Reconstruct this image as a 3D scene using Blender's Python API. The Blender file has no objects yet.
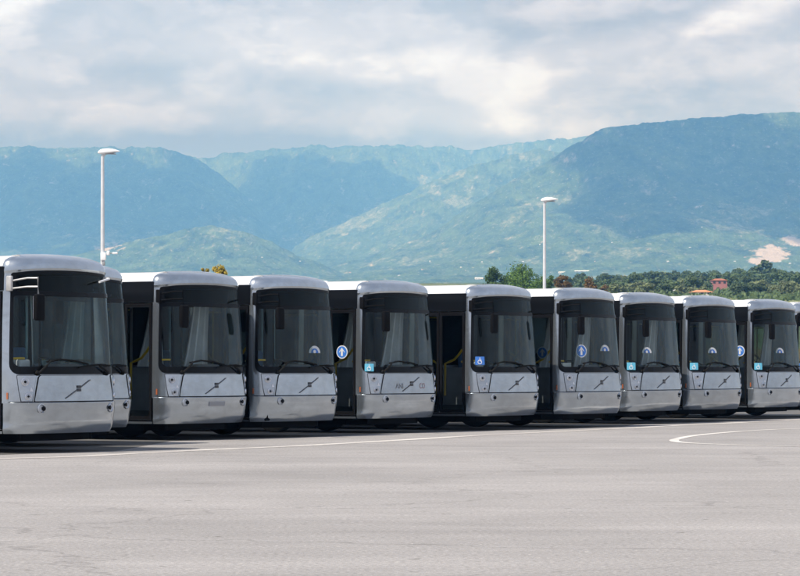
import bpy, math, random
import numpy as np
from mathutils import Vector, Matrix

PI = math.pi
R = math.radians
random.seed(7)
scene = bpy.context.scene
COL = scene.collection
F = 3200.0            # focal length in photograph pixels (800 wide)
HZ = 367.5            # row of the horizon in the photograph
CH = 1.30             # eye height

# ------------------------------------------------------------------ helpers
def tag(o, label=None, cat=None, group=None, kind=None):
    if label: o['label'] = label
    if cat: o['category'] = cat
    if group: o['group'] = group
    if kind: o['kind'] = kind
    return o

def empty(name, loc=(0, 0, 0), rz=0):
    o = bpy.data.objects.new(name, None)
    o.empty_display_size = 0.3
    COL.objects.link(o); o.location = loc; o.rotation_euler = (0, 0, rz)
    return o

class MB:
    def __init__(self): self.v = []; self.f = []; self.m = []
    def add(self, vs, fs, mi=0):
        b = len(self.v); self.v += [tuple(p) for p in vs]
        self.f += [tuple(b + i for i in f) for f in fs]; self.m += [mi] * len(fs)
        return self
    def box(self, x0, x1, y0, y1, z0, z1, mi=0, bev=0.0):
        if bev > 0:
            b = min(bev, (x1-x0)/2.01, (y1-y0)/2.01, (z1-z0)/2.01)
            pl = []
            for (cx, cy, a0) in ((x1-b, y1-b, 0), (x0+b, y1-b, 90), (x0+b, y0+b, 180), (x1-b, y0+b, 270)):
                for k in range(4):
                    a = R(a0 + k * 30); pl.append((cx, cy, math.cos(a), math.sin(a)))
            n = len(pl); vs = []
            for (z, q) in ((z0, 0.3), (z0+b*0.3, .8), (z0+b, 1), (z1-b, 1), (z1-b*.3, .8), (z1, 0.3)):
                for (cx, cy, c, s) in pl: vs.append((cx + c*b*q, cy + s*b*q, z))
            fs = []
            for r in range(5):
                for i in range(n):
                    j = (i+1) % n; fs.append((r*n+i, r*n+j, (r+1)*n+j, (r+1)*n+i))
            fs.append(tuple(range(n))[::-1]); fs.append(tuple(5*n+i for i in range(n)))
            return self.add(vs, fs, mi)
        vs = [(x, y, z) for z in (z0, z1) for y in (y0, y1) for x in (x0, x1)]
        return self.add(vs, [(0,2,3,1),(4,5,7,6),(0,1,5,4),(2,6,7,3),(0,4,6,2),(1,3,7,5)], mi)
    def tube(self, pts, r, n=8, mi=0, r1=None):
        pts = [Vector(p) for p in pts]; k = len(pts); vs = []; fs = []
        for i, p in enumerate(pts):
            d = (pts[min(i+1, k-1)] - pts[max(i-1, 0)]).normalized()
            a = d.cross(Vector((0, 0, 1)))
            if a.length < 1e-3: a = Vector((1, 0, 0))
            a.normalize(); b = d.cross(a)
            rr = r if r1 is None else r + (r1 - r) * i / (k-1)
            for j in range(n):
                t = 2*PI*j/n; vs.append(p + a*math.cos(t)*rr + b*math.sin(t)*rr)
        for i in range(k-1):
            for j in range(n):
                q = (j+1) % n; fs.append((i*n+j, i*n+q, (i+1)*n+q, (i+1)*n+j))
        fs.append(tuple(range(n))[::-1]); fs.append(tuple((k-1)*n+j for j in range(n)))
        return self.add(vs, fs, mi)
    def lathe(self, prof, o, axis, n=20, mi=0):
        """prof: (radius, along) pairs round the axis through o"""
        o = Vector(o); ax = Vector(axis).normalized()
        a = ax.cross(Vector((0, 0, 1)))
        if a.length < 1e-3: a = Vector((1, 0, 0))
        a.normalize(); b = ax.cross(a); vs = []; fs = []
        for (rr, h) in prof:
            for j in range(n):
                t = 2*PI*j/n; vs.append(o + ax*h + (a*math.cos(t) + b*math.sin(t))*max(rr, 1e-4))
        for i in range(len(prof)-1):
            for j in range(n):
                q = (j+1) % n; fs.append((i*n+j, i*n+q, (i+1)*n+q, (i+1)*n+j))
        fs.append(tuple(range(n))[::-1]); fs.append(tuple((len(prof)-1)*n+j for j in range(n)))
        return self.add(vs, fs, mi)
    def grid(self, rows, mi=0):
        n = len(rows[0]); vs = [p for r in rows for p in r]; fs = []
        for i in range(len(rows)-1):
            for j in range(n-1):
                fs.append((i*n+j, i*n+j+1, (i+1)*n+j+1, (i+1)*n+j))
        return self.add(vs, fs, mi)
    def build(self, name, mats, parent=None, smooth=True, angle=35):
        me = bpy.data.meshes.new(name)
        me.from_pydata(self.v, [], self.f)
        if not isinstance(mats, (list, tuple)): mats = [mats]
        for m in mats: me.materials.append(m)
        if len(mats) > 1: me.polygons.foreach_set('material_index', self.m)
        if smooth:
            me.polygons.foreach_set('use_smooth', [True]*len(me.polygons))
            me.set_sharp_from_angle(angle=R(angle))
        me.update()
        o = bpy.data.objects.new(name, me); COL.objects.link(o)
        if parent: o.parent = parent
        return o

def copy_tree(o, parent=None):
    c = o.copy(); COL.objects.link(c); c.parent = parent
    for ch in list(o.children): copy_tree(ch, c)
    return c

# ------------------------------------------------------------------ materials
def new_mat(name):
    m = bpy.data.materials.new(name); m.use_nodes = True
    nt = m.node_tree; nt.nodes.clear()
    out = nt.nodes.new('ShaderNodeOutputMaterial')
    return m, nt, out

def N(nt, t, **kw):
    n = nt.nodes.new(t)
    for k, v in kw.items():
        if k in ('inp',):
            for kk, vv in v.items(): n.inputs[kk].default_value = vv
        else: setattr(n, k, v)
    return n

def pbr(name, col, rough=.5, metal=0.0, coat=0.0, var=0.0, vscale=8.0, bump=0.0, bscale=60.0, spec=.5, emit=None, dirt=None):
    m, nt, out = new_mat(name); L = nt.links
    b = N(nt, 'ShaderNodeBsdfPrincipled')
    b.inputs['Base Color'].default_value = (*col, 1)
    b.inputs['Roughness'].default_value = rough
    b.inputs['Metallic'].default_value = metal
    b.inputs['Coat Weight'].default_value = coat
    b.inputs['Coat Roughness'].default_value = .06
    b.inputs['Specular IOR Level'].default_value = spec
    tc = N(nt, 'ShaderNodeTexCoord')
    if var > 0:
        no = N(nt, 'ShaderNodeTexNoise', inp={'Scale': vscale, 'Detail': 6.0, 'Roughness': .6})
        L.new(tc.outputs['Object'], no.inputs['Vector'])
        mx = N(nt, 'ShaderNodeMix', data_type='RGBA')
        mx.inputs['A'].default_value = (*[c*(1-var) for c in col], 1)
        mx.inputs['B'].default_value = (*[min(1, c*(1+var)) for c in col], 1)
        rp = N(nt, 'ShaderNodeMapRange', inp={'From Min': .3, 'From Max': .7})
        L.new(no.outputs['Fac'], rp.inputs['Value']); L.new(rp.outputs[0], mx.inputs['Factor'])
        src = mx.outputs['Result']
        L.new(src, b.inputs['Base Color'])
        rr = N(nt, 'ShaderNodeMapRange', inp={'To Min': max(0, rough*.8), 'To Max': min(1, rough*1.25)})
        L.new(no.outputs['Fac'], rr.inputs['Value']); L.new(rr.outputs[0], b.inputs['Roughness'])
    if bump > 0:
        n2 = N(nt, 'ShaderNodeTexNoise', inp={'Scale': bscale, 'Detail': 3.0})
        L.new(tc.outputs['Object'], n2.inputs['Vector'])
        bp = N(nt, 'ShaderNodeBump', inp={'Strength': bump, 'Distance': .02})
        L.new(n2.outputs['Fac'], bp.inputs['Height']); L.new(bp.outputs[0], b.inputs['Normal'])
    if emit:
        b.inputs['Emission Color'].default_value = (*emit[:3], 1); b.inputs['Emission Strength'].default_value = emit[3]
    L.new(b.outputs[0], out.inputs['Surface'])
    return m

def glass(name, tint, rough=.02, ior=1.55, wave=0.0):
    m, nt, out = new_mat(name); L = nt.links
    tr = N(nt, 'ShaderNodeBsdfTransparent'); tr.inputs['Color'].default_value = (*tint, 1)
    gl = N(nt, 'ShaderNodeBsdfGlossy'); gl.inputs['Roughness'].default_value = rough
    gl.inputs['Color'].default_value = (.80, .95, 1, 1)
    fr = N(nt, 'ShaderNodeFresnel'); fr.inputs['IOR'].default_value = ior
    mx = N(nt, 'ShaderNodeMixShader')
    if wave:
        tc = N(nt, 'ShaderNodeTexCoord'); no = N(nt, 'ShaderNodeTexNoise', inp={'Scale': 1.6, 'Detail': 1.0})
        L.new(tc.outputs['Object'], no.inputs['Vector'])
        bp = N(nt, 'ShaderNodeBump', inp={'Strength': wave, 'Distance': .05})
        L.new(no.outputs['Fac'], bp.inputs['Height']); L.new(bp.outputs[0], gl.inputs['Normal'])
    L.new(fr.outputs[0], mx.inputs[0]); L.new(tr.outputs[0], mx.inputs[1]); L.new(gl.outputs[0], mx.inputs[2])
    L.new(mx.outputs[0], out.inputs['Surface'])
    return m

def silver_paint():
    """metallic paint with road dust that gathers low down and in faint smears"""
    m, nt, out = new_mat('silver_paint'); L = nt.links
    b = N(nt, 'ShaderNodeBsdfPrincipled')
    tc = N(nt, 'ShaderNodeTexCoord')
    mp = N(nt, 'ShaderNodeMapping'); mp.inputs['Scale'].default_value = (1.2, 1.2, 2.2)
    L.new(tc.outputs['Object'], mp.inputs['Vector'])
    no = N(nt, 'ShaderNodeTexNoise', inp={'Scale': 2.2, 'Detail': 9.0, 'Roughness': .62, 'Distortion': .6})
    L.new(mp.outputs[0], no.inputs['Vector'])
    rp = N(nt, 'ShaderNodeMapRange', inp={'From Min': .38, 'From Max': .68})
    L.new(no.outputs['Fac'], rp.inputs['Value'])
    mx = N(nt, 'ShaderNodeMix', data_type='RGBA')
    mx.inputs['A'].default_value = (.43, .485, .54, 1); mx.inputs['B'].default_value = (.35, .39, .43, 1)
    L.new(rp.outputs[0], mx.inputs['Factor']); L.new(mx.outputs['Result'], b.inputs['Base Color'])
    rr = N(nt, 'ShaderNodeMapRange', inp={'To Min': .17, 'To Max': .24}); L.new(no.outputs['Fac'], rr.inputs['Value'])
    L.new(rr.outputs[0], b.inputs['Roughness'])
    b.inputs['Metallic'].default_value = .85; b.inputs['Coat Weight'].default_value = .6; b.inputs['Coat Roughness'].default_value = .08
    wv = N(nt, 'ShaderNodeTexNoise', inp={'Scale': 1.7, 'Detail': 1.0}); L.new(tc.outputs['Object'], wv.inputs['Vector'])
    bp = N(nt, 'ShaderNodeBump', inp={'Strength': .10, 'Distance': .05})
    L.new(wv.outputs['Fac'], bp.inputs['Height']); L.new(bp.outputs[0], b.inputs['Normal']); L.new(bp.outputs[0], b.inputs['Coat Normal'])
    # each bus a little dustier or cleaner
    oi = N(nt, 'ShaderNodeObjectInfo'); r3 = N(nt, 'ShaderNodeMapRange', inp={'To Min': .88, 'To Max': 1.12}); L.new(oi.outputs['Random'], r3.inputs['Value'])
    vm = N(nt, 'ShaderNodeVectorMath', operation='SCALE'); L.new(mx.outputs['Result'], vm.inputs[0]); L.new(r3.outputs[0], vm.inputs['Scale']); L.new(vm.outputs[0], b.inputs['Base Color'])
    L.new(b.outputs[0], out.inputs['Surface'])
    return m

M = {}
M['silver'] = silver_paint()
M['white_roof'] = pbr('white_roof', (.78, .79, .80), .4, 0, .2, .06, 2)
M['black_gloss'] = pbr('black_gloss', (.006, .007, .009), .06, 0, 0, 0, 3, spec=.07)
M['black_matt'] = pbr('black_matt', (.006, .006, .007), .7, 0, 0, .25, 6, spec=.05)
M['rubber'] = pbr('rubber', (.010, .010, .010), .85, 0, 0, .3, 10, spec=.1)
M['windscreen'] = glass('windscreen_glass', (.84, .92, .92), .015, 1.36, .12)
M['sideglass'] = glass('side_glass', (.62, .68, .68), .02, 1.33, .1)
M['doorglass'] = glass('door_glass', (.82, .86, .86), .02, 1.30, .1)
M['signglass'] = glass('sign_glass', (.10, .12, .15), .03, 1.20, .1)
M['chrome'] = pbr('chrome', (.6, .62, .66), .2, 1)
M['lens'] = pbr('lens', (.42, .46, .52), .12, .6, .6)
M['orange'] = pbr('orange_lens', (.34, .10, .035), .3, 0, .6)
M['red'] = pbr('red_lens', (.4, .02, .02), .3, 0, .6)
M['yellow'] = pbr('yellow_rail', (.86, .56, .03), .35, 0, .3)
M['grey_plastic'] = pbr('grey_plastic', (.26, .27, .29), .6, 0, 0, .15, 4)
M['light_plastic'] = pbr('light_plastic', (.55, .57, .58), .55, 0, 0, .1, 4)
M['dash'] = pbr('dash', (.05, .055, .06), .7, 0, 0, .2, 5)
M['seat'] = pbr('seat_cloth', (.04, .09, .17), .9, 0, 0, .3, 20)
M['floor'] = pbr('floor_vinyl', (.08, .085, .09), .6, 0, 0, .2, 6)
M['rim'] = pbr('rim', (.5, .5, .5), .45, .5, 0, .15, 10)
M['cyan'] = pbr('cyan_badge', (.12, .46, .66), .4)
M['blue'] = pbr('blue_badge', (.04, .17, .55), .4)
M['white'] = pbr('white_vinyl', (.62, .64, .66), .4)
M['emblem'] = pbr('emblem', (.03, .032, .04), .3, .3)
M['steel_bar'] = pbr('steel_bar', (.12, .125, .14), .3, .8)
M['curtain'] = pbr('grey_blind', (.42, .44, .45), .8, 0, 0, .15, 5)
M['paper'] = pbr('paper', (.75, .74, .7), .8)
M['faint'] = pbr('faint_letter', (.27, .29, .33), .4, .4)
M['faint_red'] = pbr('faint_red_letter', (.40, .28, .33), .4, .3)
M['post'] = pbr('galvanised', (.62, .64, .66), .45, .25, 0, .08, 5)
M['lamp_white'] = pbr('lamp_white', (.8, .81, .82), .4)

# ------------------------------------------------------------------ the bus
# plan outline of the body: arc-length s from the middle of the front (x = -1.25 is the door side)
S_F, BOW, RC = .93, 6.0, None
TH0 = S_F / BOW
XF = BOW * math.sin(TH0); YF = BOW * (1 - math.cos(TH0))
RC = (1.25 - XF) / (1 - math.sin(TH0))
L_C = RC * (PI/2 - TH0)
S_E = S_F + L_C
Y_E = YF + RC * math.cos(TH0)
LEN = 10.6; RB = .16
S_B = S_E + (LEN - RB - Y_E)       # where the rear corner begins
S_R = S_B + RB * PI/2              # rear wall begins
S_END = S_R + (1.25 - RB)

def plan(s):
    a = abs(s); sg = -1 if s < 0 else 1
    if a <= S_F:
        t = a/BOW; x, y, nx, ny = BOW*math.sin(t), BOW*(1-math.cos(t)), math.sin(t), -math.cos(t)
    elif a <= S_E:
        t = TH0 + (a - S_F)/RC
        x = XF + RC*(math.sin(t) - math.sin(TH0)); y = YF + RC*(math.cos(TH0) - math.cos(t)); nx, ny = math.sin(t), -math.cos(t)
    elif a <= S_B:
        x, y, nx, ny = 1.25, Y_E + a - S_E, 1, 0
    elif a <= S_R:
        t = (a - S_B)/RB; x = 1.25 - RB + RB*math.cos(t); y = LEN - RB + RB*math.sin(t); nx, ny = math.cos(t), math.sin(t)
    else:
        x, y, nx, ny = 1.25 - RB - (a - S_R), LEN, 0, 1
    return sg*x, y, sg*nx, ny

FZ = [.26, .30, .36, .44, .56, .66, .78, 1.20, 1.8, 2.40, 2.70, 2.76, 2.80, 2.86, 2.92, 2.965, 3.0, 3.02]
FI = [.17, .12, .085, .055, .028, .010, 0, .015, .055, .11, .155, .16, .135, .145, .185, .25, .36, .46]
SI_ = [.03, .01, .0, .0, .0, .0, .0, .0, .008, .025, .035, .037, .035, .045, .07, .11, .20, .30]
def ip(z, ys): return float(np.interp(z, FZ, ys))
def P(s, z, off=0.0):
    x, y, nx, ny = plan(s)
    w = max(0.0, -ny) ** .8
    d = w*ip(z, FI) + (1-w)*ip(z, SI_)
    if ny > 0.01: d = ip(z, SI_)
    d -= off
    if z > 2.45:      # the roof and brow are crowned across the bus
        z += (.02 - .055*min(1.0, abs(s)/1.40)**2)*min(1.0, (z-2.45)/.25) if y < 6 or True else 0
    return (x - nx*d, y - ny*d, z)
def sy(y): return S_E + (y - Y_E)      # arc length of a depth y on the side

def frange(a, b, step):
    n = max(1, int(math.ceil((b-a)/step - 1e-6))); return [a + (b-a)*i/n for i in range(n+1)]

def breaks(cuts, step):
    out = []
    for a, b in zip(cuts[:-1], cuts[1:]):
        out += frange(a, b, step)[:-1]
    return out + [cuts[-1]]

def shell(mb, s_breaks, z_breaks, holes, off=0.0, mi=0):
    cache = {}
    vs = []; fs = []
    def vid(i, j):
        if (i, j) not in cache:
            cache[(i, j)] = len(vs); vs.append(P(s_breaks[i], z_breaks[j], off))
        return cache[(i, j)]
    for i in range(len(s_breaks)-1):
        sm = (s_breaks[i] + s_breaks[i+1])/2
        for j in range(len(z_breaks)-1):
            zm = (z_breaks[j] + z_breaks[j+1])/2
            if any(a < sm < b and c < zm < d for a, b, c, d in holes): continue
            fs.append((vid(i, j), vid(i+1, j), vid(i+1, j+1), vid(i, j+1)))
    mb.add(vs, fs, mi)

def rr_rows(s0, s1, z0, z1, rad, n=None):
    """rows (z, sl, sr) of a rounded rectangle in (s, z)"""
    if isinstance(rad, (int, float)): rad = (rad, rad)
    rb, rt = rad; rows = []
    for k in range(7):
        t = k/6*PI/2; rows.append((z0 + rb*(1-math.cos(t)), rb*(1-math.sin(t))))
    m = 10
    for k in range(1, m): rows.append((z0 + rb + (z1-rt-z0-rb)*k/m, 0))
    for k in range(7):
        t = k/6*PI/2; rows.append((z1 - rt*(1-math.sin(t)), rt*(1-math.cos(t))))
    return [(z, s0+i, s1-i) for z, i in rows]

def patch(mb, rows, off, step=.07, rim=True, mi=0, depth=.012):
    n = max(2, int(math.ceil((rows[len(rows)//2][2] - rows[len(rows)//2][1])/step)))
    g = [[P(a + (b-a)*k/n, z, off) for k in range(n+1)] for z, a, b in rows]
    mb.grid(g, mi)
    if rim:
        loop = [(rows[0][0], rows[0][1] + (rows[0][2]-rows[0][1])*k/n) for k in range(n+1)]
        loop += [(z, b) for z, a, b in rows[1:]]
        loop += [(rows[-1][0], rows[-1][2] + (rows[-1][1]-rows[-1][2])*k/n) for k in range(1, n+1)]
        loop += [(z, a) for z, a, b in rows[-2:0:-1]]
        loop.append(loop[0])
        mb.grid([[P(s, z, off) for z, s in loop], [P(s, z, off-depth) for z, s in loop]], mi)

def ring(mb, ro, ri, off, mi=0, step=.06):
    """frame between two rounded rectangles (rows) in (s, z)"""
    def loop(rows):
        pts = []
        n = 40
        for k in range(n+1): pts.append((rows[0][1] + (rows[0][2]-rows[0][1])*k/n, rows[0][0]))
        for z, a, b in rows[1:]: pts.append((b, z))
        for k in range(1, n+1): pts.append((rows[-1][2] + (rows[-1][1]-rows[-1][2])*k/n, rows[-1][0]))
        for z, a, b in rows[-2:0:-1]: pts.append((a, z))
        pts.append(pts[0]); return pts
    a, b = loop(ro), loop(ri)
    mid = [((p[0]+q[0])/2, (p[1]+q[1])/2) for p, q in zip(a, b)]
    g = [[P(s, z, -.015) for s, z in a], [P(s, z, off) for s, z in a], [P(s, z, off+.002) for s, z in mid], [P(s, z, off) for s, z in b], [P(s, z, -.03) for s, z in b]]
    mb.grid(g, mi)

def textmesh(mb, txt, size, place, mi=0):
    cu = bpy.data.curves.new('lettering', 'FONT'); cu.body = txt; cu.size = size; cu.align_x = 'CENTER'; cu.align_y = 'CENTER'
    to = bpy.data.objects.new('lettering', cu); COL.objects.link(to)
    dg = bpy.context.evaluated_depsgraph_get(); me = to.evaluated_get(dg).to_mesh()
    vs = [place(v.co.x, v.co.y) for v in me.vertices]; fs = [tuple(p.vertices) for p in me.polygons]
    to.evaluated_get(dg).to_mesh_clear(); bpy.data.objects.remove(to); bpy.data.curves.remove(cu)
    mb.add(vs, fs, mi)

DOORS = [(.50, 1.74), (4.75, 6.05), (8.6, 9.6)]
LWIN = [(1.86, 3.18), (3.26, 4.66), (6.14, 7.3), (7.38, 8.5)]
RWIN = [(.62, 1.70), (1.86, 3.2), (3.28, 4.7), (4.78, 6.2), (6.28, 7.7), (7.78, 9.2), (9.28, 10.2)]
WHEELS = (2.62, 8.05)

def disc_pts(c, u, v, r, n=28, off=(0, 0, 0)):
    return [Vector(c) + Vector(u)*math.cos(2*PI*k/n)*r + Vector(v)*math.sin(2*PI*k/n)*r + Vector(off) for k in range(n)]

def make_sign(parent, c, nrm, r=.125, half=False):
    """round blue plate with a white rim and a white arrow pointing up"""
    nrm = Vector(nrm).normalized(); up = Vector((0, 0, 1)); u = up.cross(nrm).normalized(); v = nrm.cross(u)
    c = Vector(c); mb = MB()
    if half:      # half-disc sticker: white arch, blue below it, white dot
        def fan(r0, r1, o, mi):
            n = 20; vs = []
            for k in range(n+1):
                t = PI*k/n; vs += [c + nrm*o + u*math.cos(t)*r0 + v*(math.sin(t)*r0), c + nrm*o + u*math.cos(t)*r1 + v*(math.sin(t)*r1)]
            mb.add(vs, [(2*k, 2*k+1, 2*k+3, 2*k+2) for k in range(n)], mi)
        fan(.0, r*.72, .004, 1); fan(r*.66, r, .006, 0); mb.add(disc_pts(c + nrm*.008 + v*r*.2, u, v, r*.24, 12), [tuple(range(12))], 0)
        return mb.build('arch_sticker', [M['white'], M['blue']], parent, smooth=False)
    mb.lathe([(r, 0), (r, .006)], c, nrm, 32, 0)
    mb.add(disc_pts(c + nrm*.008, u, v, r*.86), [tuple(range(28))], 1)
    def q(a, b): return c + nrm*.011 + u*a*r + v*b*r
    mb.add([q(-.17, -.6), q(.17, -.6), q(.17, .05), q(-.17, .05)], [(0, 1, 2, 3)], 0)
    mb.add([q(-.5, .02), q(-.5, -.12), q(0, .42), q(.5, -.12), q(.5, .02), q(0, .68)], [(0, 1, 2, 5), (5, 2, 3, 4)], 0)
    mb.add([q(-.17, .0), q(.17, .0), q(.17, .3), q(0, .5), q(-.17, .3)], [(0, 1, 2, 3, 4)], 0)
    return mb.build('arrow_sign', [M['white'], M['blue']], parent, smooth=False)

def make_bus():
    root = empty('city_bus')
    # ---- body shell
    holes = [(-1.345, 1.345, 1.25, 2.745)]
    holes += [(-sy(b), -sy(a), .34, 2.46) for a, b in DOORS]
    holes += [(-sy(b), -sy(a), 1.16, 2.46) for a, b in LWIN]
    holes += [(sy(a), sy(b), 1.16, 2.46) for a, b in RWIN]
    holes += [(S_R + .05, S_END + 1, 1.5, 2.4), (-S_END - 1, -S_R - .05, 1.5, 2.4)]
    wh = []
    for y in WHEELS:
        for sg in (-1, 1):
            lo, hi = sorted((sg*sy(y-.58), sg*sy(y+.58))); wh.append((lo, hi, .2, .98))
    holes += wh
    cuts = [-S_END, -S_R-.05, -S_R, -S_B]
    for a, b in sorted(DOORS + LWIN, reverse=True): cuts += [-sy(b), -sy(a)]
    for y in WHEELS: cuts += [-sy(y-.58), -sy(y+.58), sy(y-.58), sy(y+.58)]
    cuts += [-S_E, -1.345, -S_F, S_F, 1.345, S_E]
    for a, b in RWIN: cuts += [sy(a), sy(b)]
    cuts += [S_B, S_R, S_R+.05, S_END]
    cuts = sorted(set(round(c, 5) for c in cuts)); cuts = [c for i, c in enumerate(cuts) if i == 0 or c - cuts[i-1] > 1e-3]
    sb = []
    for a, b in zip(cuts[:-1], cuts[1:]):
        m_ = abs((a+b)/2); st = .06 if m_ < S_E else (.05 if S_B < m_ < S_R else 1.0)
        sb += frange(a, b, st)[:-1]
    sb.append(cuts[-1])
    zb = [.76, .8, .98, 1.08, 1.16, 1.20, 1.25, 1.5, 1.8, 2.1, 2.4, 2.46, 2.58, 2.745, 2.76, 2.775, 2.79, 2.80, 2.83, 2.86, 2.89, 2.92, 2.945, 2.965, 2.985, 3.0, 3.012, 3.02]
    body = MB()
    shell(body, sb, zb, holes)
    # low skirts of the sides and tail (the front bumper is a part of its own)
    zl = [.30, .32, .34, .36, .44, .56, .66, .76]
    shell(body, [s for s in sb if s <= -S_E+1e-6], zl, holes)
    shell(body, [s for s in sb if s >= S_E-1e-6], zl, holes)
    # roof skin
    loop = [P(s, 3.019) for s in sb[:-1]]
    nl = len(loop); rfm = MB()
    half = [(x*.5, min(max(y, 1.0), LEN-.8), max(z, 3.015) + .004) for x, y, z in loop]
    rfm.add(loop + half, [(i, (i+1) % nl, nl + (i+1) % nl, nl+i) for i in range(nl)])
    rfm.add([(-.6, .9, 3.0135), (.6, .9, 3.0135), (.6, LEN-.7, 3.0135), (-.6, LEN-.7, 3.0135)], [(0, 1, 2, 3)])
    rfm.build('roof', M['white_roof'], root, angle=60)
    b_o = body.build('body', M['silver'], root, angle=30)
    # underside
    MB().box(-1.15, 1.15, .35, LEN-.15, .30, .36).box(-.85, .85, 1.0, 2.0, .17, .30).box(-.55, .55, 2.0, 3.2, .22, .30).box(-1.0, 1.0, 3.25, 7.4, .18, .30).box(-.55, .55, 7.4, 8.7, .24, .30).box(-.95, .95, 8.75, LEN-.3, .2, .30).build('underframe', M['black_matt'], root, smooth=False)
    ad = MB(); ad.grid([[P(s, .4, -.30) [:2] + (z,) for s in frange(-S_E+.05, S_E-.05, .08)] for z in (.34, .25, .18)]); ad.build('air_dam', M['black_matt'], root)
    # ---- front bumper
    bp = MB()
    bs = frange(-S_E, S_E, .05)
    bz = [.300, .306, .315, .33, .36, .40, .44, .50, .56, .60, .63, .66, .70, .74, .765]
    def crease(s, z):      # moulded crease that dips towards the corners
        zc = .50 - .10*(abs(s)/1.3)**2
        return .010*math.exp(-((z-zc)/.030)**2) if z > zc else .010*math.exp(-((z-zc)/.14)**2)
    rows = [[P(s, z, .034 + crease(s, z)) for s in bs] for z in bz]
    rows.append([P(s, .772, .026) for s in bs]); rows.append([P(s, .774, -.02) for s in bs])
    rows.insert(0, [P(s, .31, -.15) for s in bs])
    bp.grid(rows)
    bo = bp.build('bumper', M['silver'], root, angle=40)
    for sg in (-1, 1):
        fl = MB(); c = Vector(P(sg*.885, .680, .042)); nn = Vector(plan(sg*.885)[2:4] + (0,))
        fl.lathe([(.075, -.02), (.075, .004), (.062, .012), (.05, .0)], c, nn, 20, 0)
        fl.lathe([(.034, -.02), (.034, .018), (.024, .022)], Vector(P(sg*.84, .680, .042)), nn, 16, 1)
        fl.build('fog_light', [M['lens'], M['black_gloss']], bo)
    # dark joint between bumper and bodywork
    jt = MB(); patch(jt, [(.770, -1.40, 1.40), (.784, -1.40, 1.40)], .006, rim=True, depth=.02)
    jt.build('panel_joint', M['black_matt'], root)
    # ---- hood flap
    hd = MB()
    hrows = [(.79, -.985, .985), (.80, -.99, .99), (.95, -.955, .955), (1.06, -.925, .925), (1.15, -.90, .90), (1.172, -.875, .875), (1.18, -.85, .85)]
    patch(hd, hrows, .016, step=.06, depth=.02)
    hood = hd.build('hood_flap', M['silver'], root, angle=40)
    sh = MB(); patch(sh, [(.779, -1.0, 1.0), (.95, -.968, .968), (1.15, -.915, .915), (1.188, -.87, .87)], .004, rim=False)
    sh.build('hood_seal', M['black_matt'], root)
    em = MB()
    patch(em, rr_rows(-.044, .044, .984, 1.026, (.008, .008)), .030, rim=True)
    patch(em, rr_rows(-.044, .044, .934, .978, (.008, .008)), .030, rim=True)
    em.build('emblem', M['emblem'], hood)
    br = MB()
    def bar(a, b, w):
        (s0, z0), (s1, z1) = a, b
        d = math.hypot(s1-s0, z1-z0); ox, oz = -(z1-z0)/d*w, (s1-s0)/d*w; n = 6
        g = []
        for k in range(n+1):
            s = s0+(s1-s0)*k/n; z = z0+(z1-z0)*k/n; g.append([P(s-ox, z-oz, .022), P(s-ox, z-oz, .028), P(s+ox, z+oz, .028), P(s+ox, z+oz, .022)])
        br.grid(g)
    bar((-.33, .83), (-.05, .955), .007); bar((.05, 1.0), (.30, 1.11), .007)
    br.build('emblem_bar', M['steel_bar'], hood)
    # ---- headlight clusters
    for sg in (-1, 1):
        hp = MB()
        rows = [(.79, 1.035, 1.20), (.95, 1.005, 1.235), (1.10, .975, 1.255), (1.172, .955, 1.265), (1.18, .965, 1.255)]
        rows = [(z, min(sg*a, sg*b), max(sg*a, sg*b)) for z, a, b in rows]
        patch(hp, rows, .014, step=.03, depth=.02)
        cl = hp.build('headlight_panel', M['silver'], root, angle=40)
        gp = MB()
        gr = [(z, a - .010, b + .010) for z, a, b in rows]; gr[0] = (.778, gr[0][1], gr[0][2]); gr[-1] = (1.19, gr[-1][1], gr[-1][2])
        patch(gp, gr, .004, step=.03, rim=False); gp.build('panel_gap', M['black_matt'], cl)
        for s, z, r in ((1.145, 1.085, .052), (1.10, .865, .046)):
            nn = Vector(plan(sg*s)[2:4] + (0,)); h = MB(); c = Vector(P(sg*s, z, .016))
            h.lathe([(r*1.18, -.01), (r*1.18, .010), (r, .014), (r*.95, .004)], c, nn, 20, 0)
            h.lathe([(r*.93, 0), (r*.8, .006), (r*.4, .011), (.002, .013)], c, nn, 20, 1)
            h.lathe([(r*.42, 0), (r*.42, .014), (.002, .017)], c, nn, 14, 2)
            h.build('headlight', [M['chrome'], M['lens'], M['black_gloss']], cl)
        ti = MB(); c = .0
        a = [(1.075, .94), (1.02, .94), (1.055, 1.01)]
        ti.add([P(sg*s, z, .021) for s, z in a] + [P(sg*s, z, .012) for s, z in a], [(0, 1, 2), (0, 3, 4, 1), (1, 4, 5, 2), (2, 5, 3, 0)])
        ti.build('turn_signal', M['chrome'], cl, smooth=False)
        mk = MB(); rw = [(z, sg*s0 if sg > 0 else sg*s1, sg*s1 if sg > 0 else sg*s0) for z, s0, s1 in ((.82, 1.405, 1.430), (.92, 1.405, 1.430))]
        patch(mk, rw, .012, rim=True); mk.build('marker_light', M['orange'], root, smooth=False)
    # ---- glazing of the front
    WO, WI = rr_rows(-1.392, 1.392, 1.195, 2.775, (.16, .05)), None
    wi = rr_rows(-1.335, 1.335, 1.315, 2.385, (.12, .04)); di = rr_rows(-1.30, 1.30, 2.455, 2.72, (.03, .05))
    lower_out = rr_rows(-1.392, 1.392, 1.195, 2.42, (.16, .0005)); upper_out = rr_rows(-1.392, 1.392, 2.42, 2.762, (.0005, .04))
    fr = MB(); ring(fr, lower_out, wi, .006)
    fr.build('windscreen_frame', M['black_gloss'], root, angle=50)
    fr = MB(); ring(fr, upper_out, di, .006)
    fr.build('destination_frame', M['black_gloss'], root, angle=50)
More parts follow.
